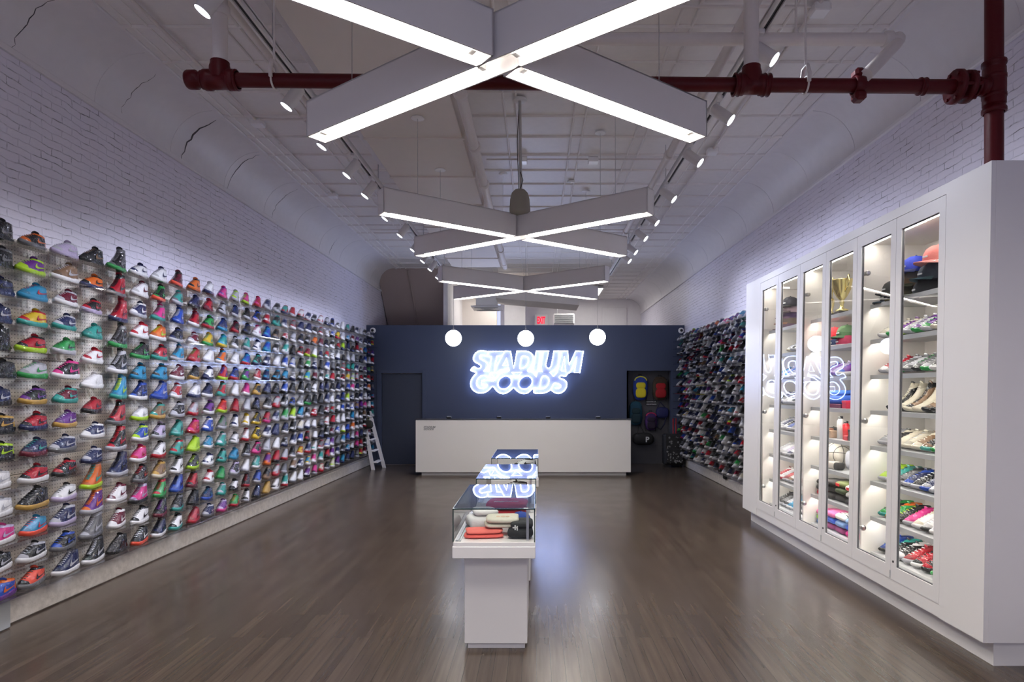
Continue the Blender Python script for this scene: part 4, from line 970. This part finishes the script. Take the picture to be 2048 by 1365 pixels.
for i in range(6):
    ya = 3.93+.543*i; yb = ya+.543; g = .0025
    z0, z1 = .237, 2.858; st_ = .066
    b = MB(); b.box(XF, XF+.024, ya+g, ya+st_, z0, z1).box(XF, XF+.024, yb-st_, yb-g, z0, z1).box(XF, XF+.024, ya+st_, yb-st_, z0, .335).box(XF, XF+.024, ya+st_, yb-st_, 2.765, z1)
    b.warp(xs); dr = b.build('door', M['white'], t)
    b = MB(); e = .006
    for (a1, a2, c1, c2) in ((ya+st_, ya+st_+e, .335, 2.765), (yb-st_-e, yb-st_, .335, 2.765), (ya+st_+e, yb-st_-e, .335, .335+e), (ya+st_+e, yb-st_-e, 2.765-e, 2.765)): b.box(XF+.008, XF+.020, a1, a2, c1, c2)
    b.warp(xs); b.build('gasket', M['seam'], dr)
    b = MB(); b.box(XF+.011, XF+.016, ya+st_+.001, yb-st_-.001, .336, 2.764).warp(xs); b.build('glass_pane', M['glass'], dr)
    if i % 2 == 1:
        for zz in (.50, 1.36, 2.55):
            b = MB().lathe((XF+.05+SHR*(zz-.15), yb-st_-.002, zz), [(0, -.012), (.02, -.012), (.022, -.004), (.022, .0)], 16, 'y').bbox(XF+.03+SHR*(zz-.15), XF+.055+SHR*(zz-.15), yb-st_-.03, yb-.02, zz-.015, zz+.015, .004); b.build('hinge', M['metal'], dr)
    else:
        MB().lathe((XF-.004+SHR*.2, yb-.035, .37), [(0, 0), (.008, 0), (.009, .005)], 12, 'x').build('lock', M['black'], dr)
        MB().bbox(XF-.006, XF+.002, yb-.006, yb+.004, .245, .30, .001).warp(xs).build('pull', M['shelfg'], dr)
# ---- cabinet contents other than sneakers
def cap(name_lab, pos, ang, c1, c2, group='caps in the glass cabinet', s=1.0):
    t = thing('cap', name_lab, 'cap', pos, group); x0, y0, z0 = pos
    def tr(x, y, z): return (x0+s*(x*cos(ang)-y*sin(ang)), y0+s*(x*sin(ang)+y*cos(ang)), z0+s*z)
    b = MB(); prof = [(.088, .0), (.090, .03), (.086, .06), (.072, .09), (.045, .11), (.01, .118), (0, .118)]
    b.lathe((0, 0, 0), prof, 18).warp(lambda x, y, z: (x*1.08, y*.92, z)).warp(tr); b.build('crown', cm(c1, .8), t)
    v = []; n = 10
    for r_, zz in ((.0, .012), (1.0, .0)):
        for k in range(n+1):
            a = -1.1+2.2*k/n; px = .095*cos(a)+(.075*cos(a*1.2)*r_); py = .082*sin(a)*(1-.05*r_)
            v.append((px, py, zz-.012*r_*abs(sin(a))+.004))
    v2 = [(x, y, z-.004) for x, y, z in v]; m = len(v)
    fs = [(k, k+1, n+2+k, n+1+k) for k in range(n)]+[(m+k, m+n+1+k, m+n+2+k, m+k+1) for k in range(n)]+[(n+1+k, n+2+k, m+n+2+k, m+n+1+k) for k in range(n)]
    MB().add(v+v2, fs, True).warp(tr).build('brim', cm(c2, .8), t)
    MB().sphere((0, 0, .119), .007, 8, 6).warp(tr).build('button', cm(c2, .8), t)
    MB().bbox(.093, .0982, -.022, .022, .034, .046, .001).warp(tr).build('front_mark', cm((.7, .7, .7)), t)
zt = SZ[7]+.001
cap('olive cap at the bottom of the pile, door side of the top front shelf', (2.86, 4.76, zt), pi+.1, (.10, .10, .03), (.12, .12, .04))
cap('black cap lying on the top front shelf below the salmon cap', (2.86, 4.50, zt), pi-.1, (.02, .025, .03), (.35, .37, .36))
cap('dark teal cap on the top front shelf behind the olive cap', (2.95, 4.30, zt), pi+.2, (.02, .05, .06), (.02, .05, .06))
cap('brown and olive cap stacked mid pile on the top front shelf', (2.86, 4.66, zt+.09), pi, (.20, .13, .07), (.08, .09, .04))
cap('black patterned cap stacked under the salmon cap on the top front shelf', (2.85, 4.43, zt+.10), pi+.1, (.02, .03, .05), (.03, .08, .10))
cap('salmon pink cap on top of the pile, top front shelf', (2.84, 4.34, zt+.20), pi+.1, (.62, .18, .16), (.66, .22, .20), s=1.1)
cap('royal blue cap with white patch on top of the pile, top front shelf', (2.84, 4.60, zt+.185), pi+.05, (.01, .03, .35), (.01, .02, .12), s=1.05)
cap('dark navy cap tucked between the blue and salmon caps', (2.95, 4.46, zt+.22), pi-.1, (.012, .015, .04), (.012, .015, .04), s=1.05)
cap('small dark navy cap low behind the pile on the top front shelf', (2.84, 4.90, zt), pi+.1, (.015, .02, .03), (.02, .04, .06))
cap('black flat cap stacked on the small navy cap, top front shelf', (2.84, 4.89, zt+.07), pi+.1, (.012, .012, .012), (.012, .012, .012), s=.9)
zt = SZ[6]+.001
cap('bright red cap on the second shelf of the middle bay', (2.86, 5.90, zt+.08), pi, (.70, .03, .04), (.72, .04, .05))
cap('green cap on the second shelf of the middle bay', (2.88, 5.70, zt+.08), pi+.1, (.05, .11, .04), (.06, .12, .05))
cap('navy cap under the bright red cap', (2.88, 5.86, zt), pi+.2, (.015, .03, .09), (.015, .03, .09))
cap('maroon and white cap under the green cap', (2.87, 5.68, zt), pi, (.30, .02, .06), (.55, .5, .5))
for i, (c1, c2, lab) in enumerate((((.10, .03, .12), (.06, .02, .03), 'dark plum cap at the bottom of the rear bay cap pile'), ((.12, .08, .06), (.30, .12, .06), 'brown cap with orange brim in the rear bay cap pile'), ((.05, .02, .09), (.10, .03, .10), 'purple cap in the middle of the rear bay cap pile'), ((.30, .22, .26), (.06, .04, .05), 'dusty pink cap near the top of the rear bay pile'), ((.02, .02, .03), (.02, .02, .02), 'black cap topping the rear bay cap pile'))):
    cap(lab, (2.87, 7.03-.02*i, SZ[7]+.001+.062*i), pi+.1*i, c1, c2)
# trophies
def trophy(pos, s, label, big=True):
    t = thing('trophy', label, 'trophy', pos, 'gold trophies'); x0, y0, z0 = pos
    MB().bbox(x0-.055*s, x0+.055*s, y0-.055*s, y0+.055*s, z0, z0+.05*s, .004).build('base', M['black'], t)
    if big:
        MB().lathe(pos, [(0, .05*s), (.06*s, .05*s), (.062*s, .065*s), (.025*s, .08*s), (.015*s, .12*s), (.025*s, .14*s), (.018*s, .16*s), (.05*s, .20*s), (.085*s, .27*s), (.10*s, .36*s), (.108*s, .37*s), (.10*s, .372*s), (.08*s, .30*s), (.0, .22*s)], 24).build('cup', M['gold'], t)
        for sg in (-1, 1):
            MB().tube([(x0, y0+sg*.095*s, z0+.35*s), (x0, y0+sg*.14*s, z0+.40*s), (x0, y0+sg*.155*s, z0+.33*s), (x0, y0+sg*.12*s, z0+.27*s), (x0, y0+sg*.07*s, z0+.24*s)], .008*s, 8).build('handle', M['gold'], t)
    else:
        MB().lathe(pos, [(0, .05*s), (.045*s, .05*s), (.012*s, .08*s), (.03*s, .16*s), (.035*s, .22*s), (.02*s, .24*s), (0, .24*s)], 16).build('column', M['gold'], t)
        fg = MB(); fg.tube([(x0, y0, z0+.24*s), (x0, y0+.01*s, z0+.30*s), (x0, y0-.012*s, z0+.36*s), (x0, y0, z0+.41*s)], [.012*s, .02*s, .018*s, .012*s], 8).sphere((x0, y0, z0+.44*s), .022*s, 10, 8)
        fg.tube([(x0, y0-.012*s, z0+.38*s), (x0, y0-.05*s, z0+.42*s), (x0, y0-.03*s, z0+.48*s)], .007*s, 6).tube([(x0, y0+.01*s, z0+.30*s), (x0, y0+.04*s, z0+.27*s), (x0, y0+.02*s, z0+.24*s)], .008*s, 6); fg.build('figure', M['gold'], t)
trophy((2.86, 5.76, SZ[7]), .92, 'large gold two-handled cup trophy on the top middle shelf')
trophy((2.84, 5.92, SZ[7]), .80, 'slim gold figure trophy beside the large cup', False)
trophy((2.84, 6.03, SZ[7]), .60, 'smallest gold figure trophy on the top middle shelf', False)
# boxes, bottles
def boxy(name, label, cat, x, y, z, hx, hy, h, c1, group, lid=None):
    t = thing(name, label, cat, (x, y, z), group)
    MB().bbox(x-hx, x+hx, y-hy, y+hy, z+.0005, z+h, .004).build('body', cm(c1, .5), t)
    MB().bbox(x-hx-.002, x+hx+.002, y-hy-.002, y+hy+.002, z+h*.72, z+h+.002, .003).build('lid', cm(lid or c1, .5), t)
    return t
z4 = SZ[4]
cloth('folded_bag', 'blue folded bag on the shelf at the neon reflection, middle bay', 'bag', [(2.88, 5.76, z4+.075, .10, .15, .045, 0, (.03, .10, .45)), (2.88, 5.78, z4+.14, .09, .12, .025, 0, (.04, .14, .5))], 'soft goods in the middle bay')
boxy('gift_box', 'dark maroon flat box under the blue folded bag', 'box', 2.88, 5.80, z4, .11, .20, .035, (.12, .01, .05), 'boxes in the middle bay')
boxy('gift_box', 'small red box beside the maroon flat box', 'box', 2.80, 5.52, z4, .04, .04, .07, (.55, .02, .06), 'boxes in the middle bay')
z3 = SZ[3]
for (yy, h, r_, c1, lab) in ((5.70, .21, .032, (.75, .74, .73), 'tall white bottle with black cap on the middle bay shelf'), (5.60, .17, .03, (.62, .02, .03), 'red bottle beside the tall white bottle')):
    t = thing('bottle', lab, 'bottle', (2.82, yy, z3), 'bottles in the cabinet')
    MB().lathe((2.82, yy, z3), [(0, .001), (r_, .001), (r_, h*.78), (r_*.6, h*.88), (r_*.55, h*.9)], 18).build('body', cm(c1, .3), t)
    MB().lathe((2.82, yy, z3), [(r_*.62, h*.89), (r_*.62, h), (0, h)], 16).build('bottle_cap', M['black'], t)
for j, (yy, c1, h, lab) in enumerate(((5.97, (.65, .05, .04), .05, 'low red tin at the far side of the bottle shelf'), (5.89, (.30, .12, .07), .085, 'small brown box on the bottle shelf'), (5.82, (.45, .30, .2), .07, 'tan carton on the bottle shelf'), (5.52, (.55, .04, .06), .04, 'flat dark red box between the bottles'), (5.44, (.02, .02, .02), .10, 'black box at the near end of the bottle shelf'))):
    boxy('small_box', lab, 'box', 2.80, yy, z3, .03, .03, h, c1, 'small boxes on the bottle shelf')
cap('small black cap at the far end of the bottle shelf', (2.90, 6.00, z3), pi, (.012, .012, .012), (.02, .02, .02), s=.8)
# basketball
z2 = SZ[2]; c0 = Vector((2.89, 5.90, z2+.121))
t = thing('basketball', 'white basketball with black seams on a middle bay shelf', 'basketball', (2.89, 5.90, z2))
MB().sphere(c0, .12, 28, 18).build('ball', cm((.66, .62, .54), .45), t)
b = MB()
for ax in (Vector((1, 0, 0)), Vector((0, 1, .2)), Vector((.15, .2, 1))):
    u = ax.orthogonal().normalized(); v = ax.normalized().cross(u); b.tube([c0+(u*cos(k*pi/16)+v*sin(k*pi/16))*.1205 for k in range(32)], .0028, 5, closed=True)
for sg in (-1, 1):
    b.tube([c0+Vector((cos(a)*.62, sg*.62*1.0, sin(a)*.62)).normalized()*.1205 for a in [k*pi/12 for k in range(24)]], .0028, 5, closed=True)
b.build('seams', M['black'], t)
cloth('beanie', 'cream knitted cloth roll with black end in front of the basketball', 'hat', [(2.79, 5.76, z2+.036, .045, .075, .034, .2, (.62, .56, .50)), (2.79, 5.67, z2+.036, .040, .035, .034, .2, (.02, .02, .02))], 'soft goods in the middle bay')
cloth('sock_roll', 'pale grey wrapped bundle beside the basketball', 'clothes', [(2.93, 5.68, z2+.09, .06, .06, .085, 0, (.45, .46, .52))], 'soft goods in the middle bay')
z1_ = SZ[1]; zz0 = SZ[0]
tops = [((.03, .028, .028), 'black'), ((.10, .12, .04), 'olive green'), ((.70, .68, .66), 'white'), ((.45, .02, .04), 'dark red'), ((.05, .07, .03), 'forest green'), ((.02, .02, .022), 'charcoal')]
spots = [(5.42, .03, 5), (5.42, .09, 2), (5.42, .15, 2), (5.61, .035, 0), (5.61, .10, 4), (5.61, .16, 1), (5.80, .03, 0), (5.80, .09, 5), (5.80, .15, 0), (5.99, .025, 3), (5.99, .075, 5), (5.99, .13, 0)]
for j, (yy, dz_, ci) in enumerate(spots):
    place = {5.42: 'closest to the entrance', 5.61: 'second pile in', 5.80: 'third pile in', 5.99: 'farthest pile in'}[yy]; lev = ['bottom', 'middle', 'top'][j % 3]
    t = cloth('folded_sweatshirt', '%s folded sweatshirt, %s of pile, second shelf up, middle bay, %s' % (tops[ci][1], lev, place), 'sweatshirt', [(2.87+.01*(j % 2), yy, z1_+dz_, .12, .092, .029, .03*(j % 3), tops[ci][0])], 'folded sweatshirts in the middle bay')
    if j in (2, 5): MB().bbox(2.742, 2.748, yy-.03, yy+.03, z1_+dz_-.012, z1_+dz_+.014, .001).build('red_label', cm((.65, .02, .03), .5), t)
tn = [((.62, .02, .22), 'hot pink'), ((.02, .07, .40), 'royal blue'), ((.70, .68, .62), 'cream and black'), ((.25, .50, .04), 'lime green'), ((.20, .02, .10), 'plum'), ((.15, .25, .45), 'denim blue'), ((.5, .1, .25), 'rose')]
spots = [(5.42, .03, 0), (5.42, .085, 1), (5.42, .14, 5), (5.61, .03, 4), (5.61, .085, 5), (5.61, .15, 2), (5.80, .03, 4), (5.80, .085, 1), (5.80, .14, 6), (5.99, .025, 5), (5.99, .07, 3), (5.99, .12, 6)]
for j, (yy, dz_, ci) in enumerate(spots):
    place = {5.42: 'closest to the entrance', 5.61: 'second pile in', 5.80: 'third pile in', 5.99: 'farthest pile in'}[yy]; lev = ['bottom', 'middle', 'top'][j % 3]
    t = cloth('rolled_shirt', '%s rolled shirt, %s of pile, lowest middle bay shelf, %s' % (tn[ci][1], lev, place), 'shirt', [(2.87, yy, zz0+dz_, .12, .09, .030, .03*(j % 3), tn[ci][0])], 'rolled shirts in the middle bay')
    if j == 5:
        for q in range(3): MB().pillow((2.80+.03*q, yy, zz0+dz_+.001), .007, .0925, .031, .4, 16, 8).build('black_stripe', cm((.015, .015, .015), .8), t)
# ---------------------------------------------------------------- case sneakers, ladder, bags
def one_shoe(pos, ang, style, cols, label, s=.95):
    root = thing('display_sneaker', label, 'sneaker', pos); root.rotation_euler = (0, 0, ang); root.scale = (s,)*3
    for part, me in PROTO[style].items():
        o = bpy.data.objects.new(part, me); COL.objects.link(o); o.parent = root
        o['paint'] = list(CLR[{'upper': cols[0], 'sole': cols[2], 'laces': cols[1], 'tongue': cols[1], 'side_mark': cols[1]}[part]][0]); o['accent'] = list(CLR[cols[1]][0])
one_shoe((-.20, 5.25, .731), pi+.25, 'low', 'skw', 'white and black patterned sneaker in the middle display case')
one_shoe((-.13, 7.0, .731), pi+.3, 'low', 'wkk', 'white and black sneaker in the display case by the counter')
for y0, lab in ((5.25, 'small clear block under the patterned sneaker in the middle case'), (7.0, 'small clear block under the sneaker in the case by the counter')):
    o = MB().bbox(-.26 if y0 < 6 else -.19, -.12 if y0 < 6 else -.05, y0-.05, y0+.05, .6905, .7305, .004).build('riser_block', M['white']); tag(o, lab.replace('clear', 'white'), 'riser')
cap('royal blue cap on the clothes in the closest display case', (-.105, 4.12, Z0+.001), -1.2, (.01, .05, .30), (.01, .04, .25), 'clothes in the case', .85)
t = thing('step_ladder', 'white folded step ladder leaning in the corner by the dark door', 'ladder', (-3.3, 12.75, 0))
for x0, x1, yy in ((-3.60, -3.36, 12.6), (-3.56, -3.22, 12.95)):
    for off, nme in ((0, 'rail'), ):
        b = MB(); b.add([(x0, yy, 1.18), (x0+.07, yy, 1.18), (x1+.07, yy-.1, 0), (x1, yy-.1, 0), (x0, yy+.03, 1.18), (x0+.07, yy+.03, 1.18), (x1+.07, yy-.07, 0), (x1, yy-.07, 0)], [(0, 3, 2, 1), (4, 5, 6, 7), (0, 1, 5, 4), (1, 2, 6, 5), (2, 3, 7, 6), (3, 0, 4, 7)])
        b.build('rail', M['plaster'], t)
for k in range(5):
    f = (k+.6)/5.2; z = 1.18*(1-f)
    xa = -3.60+.24*f+.05; xb = -3.56+.34*f+.02
    MB().bbox(min(xa, xb-.01), max(xb, xa+.02), 12.60-.1*f+.0, 12.95, z, z+.025, .004).build('tread', M['plaster'], t)
t = thing('hanging_bag', 'small black cloth bag hanging at the corner above the white ladder', 'bag', (-3.42, 12.55, .88))
MB().pillow((-3.42, 12.52, .92), .09, .05, .09, .6, 18, 8).build('bag_body', cm((.015, .015, .012)), t)
MB().tube([(-3.46, 12.55, 1.0), (-3.43, 12.56, 1.08), (-3.40, 12.55, 1.0)], .006, 6).build('strap', cm((.3, .32, .1)), t)
YBK = YB+.29
def backpack(label, xa, xb, za, zb, c1, c2, c3, y=YBK, tiltz=0):
    xm = (xa+xb)/2; h = zb-za; w2 = (xb-xa)/2
    t = thing('backpack', label, 'backpack', (xm, y-.1, za), 'bags hanging in the alcove')
    MB().pillow((xm, y-.085, za+h*.5), w2, .08, h*.5, .55, 26, 12).build('pack_body', cm(c1, .8), t)
    MB().pillow((xm, y-.165, za+h*.30), w2*.72, .035, h*.20, .5, 20, 8).build('front_pocket', cm(c2, .8), t)
    MB().pillow((xm, y-.160, za+h*.60), w2*.66, .03, h*.13, .5, 20, 8).build('upper_pocket', cm(c2, .8), t)
    MB().tube([(xm+w2*.8*cos(a), y-.135, za+h*.80+h*.16*sin(a)) for a in [k*pi/10 for k in range(11)]], .014, 8).build('trim', cm(c3, .8), t)
    MB().tube([(xm-.03, y-.05, zb-.01), (xm-.03, y-.04, zb+.03), (xm+.03, y-.04, zb+.03), (xm+.03, y-.05, zb-.01)], .007, 6).build('handle', cm((.02, .02, .02)), t)
    for sg in (-1, 1): MB().tube([(xm+sg*w2*.9, y-.06, zb-h*.3), (xm+sg*w2*1.02, y-.05, za+h*.3), (xm+sg*w2*.8, y-.05, za-.02)], .010, 6).build('strap', cm((.02, .02, .02)), t)
    return t
backpack('blue and yellow backpack hanging at the top of the alcove', 2.12, 2.44, 1.40, 1.94, (.02, .05, .28), (.70, .58, .02), (.75, .68, .05))
backpack('dark brown backpack with red pocket hanging at the top of the alcove', 2.55, 2.88, 1.40, 1.92, (.055, .035, .02), (.38, .01, .015), (.05, .03, .02))
backpack('teal backpack hanging under the blue and yellow one', 2.03, 2.32, .85, 1.38, (.01, .06, .10), (.008, .03, .04), (.02, .09, .13))
backpack('purple and red backpack hanging low in the alcove', 2.38, 2.64, .74, 1.14, (.05, .015, .10), (.02, .01, .03), (.5, .03, .10))
t = thing('messenger_bag', 'navy messenger bag with looped strap hanging under the brown backpack', 'bag', (2.78, YBK-.1, .98), 'bags hanging in the alcove')
MB().pillow((2.76, YBK-.09, 1.13), .14, .07, .12, .55, 24, 10).build('bag_body', cm((.012, .015, .09)), t)
MB().tube([(2.64, YBK-.1, 1.2), (2.72, YBK-.06, 1.36), (2.86, YBK-.1, 1.2)], .012, 8).tube([(2.66, YBK-.12, 1.02), (2.64, YBK-.12, .82), (2.72, YBK-.12, .76), (2.80, YBK-.12, .88), (2.84, YBK-.12, 1.05)], .013, 8).build('strap', cm((.012, .012, .05)), t)
t = thing('duffel_bag', 'black duffel bag with a white letter P hanging lowest in the alcove', 'bag', (2.33, YBK-.15, .42), 'bags hanging in the alcove')
MB().pillow((2.33, YBK-.14, .56), .23, .12, .135, .6, 26, 10).build('bag_body', cm((.012, .012, .013)), t)
MB().tube([(2.2, YBK-.2, .66), (2.23, YBK-.12, .83), (2.28, YBK-.1, .84), (2.36, YBK-.2, .66)], .010, 8).build('strap', cm((.02, .02, .02)), t)
MB().text('P', .16, (2.36, YBK-.268, .50), (1, 0, 0), (0, 0, 1), .003, .004).build('letter', cm((.7, .7, .7)), t)
t = thing('hanging_sign', 'small black sign with white lettering between the alcove backpacks', 'sign', (2.53, YBK-.02, 1.28))
MB().bbox(2.41, 2.65, YBK-.03, YBK-.01, 1.285, 1.40, .003).build('sign_board', M['black'], t)
rn = random.Random(5)
for q, z in enumerate((1.375, 1.34, 1.305)):
    x = 2.425; b = MB()
    while x < 2.63:
        l = rn.uniform(.008, .022); b.box(x, x+l, YBK-.032, YBK-.0305, z-.007, z+.007); x += l+.006
    b.build('lettering', M['white'], t)
t = thing('suitcase', 'black floral rolling suitcase with a red pull handle beside the alcove', 'suitcase', (2.9, 12.95, 0))
MB().bbox(2.67, 3.10, 12.85, 13.12, .05, .70, .035).build('case_body', cm((.012, .012, .013), .6), t)
MB().bbox(2.71, 3.06, 12.815, 12.85, .10, .40, .015).build('front_pocket', cm((.012, .012, .013), .6), t)
b = MB(); rn = random.Random(9)
for k in range(46):
    x0, z0 = rn.uniform(2.72, 3.05), rn.uniform(.10, .66); yq = 12.848 if z0 > .405 else 12.813
    r0 = rn.uniform(.006, .014)
    for q in range(5):
        a = q*2*pi/5+rn.random(); b.lathe((x0+r0*cos(a), yq, z0+r0*sin(a)), [(0, -.001), (r0*.55, -.001), (r0*.55, .001)], 6, 'y')
b.build('flower_print', cm((.40, .40, .40)), t)
MB().tube([(2.90, 13.05, .68), (2.90, 13.05, 1.02), (2.96, 13.05, 1.02), (2.96, 13.05, .68)], .013, 8).build('pull_handle', cm((.35, .01, .02), .4), t)
for x0 in (2.71, 3.06): MB().lathe((x0, 13.08, .028), [(0, -.012), (.027, -.012), (.027, .012), (0, .012)], 14, 'x').build('wheel', M['black'], t)
o = MB().bbox(XR-.09, XR-.05, 10.15, 10.27, .14, .27, .006).build('outlet_box', M['black']); tag(o, 'small dark outlet box low on the wall beyond the cabinet', 'outlet')
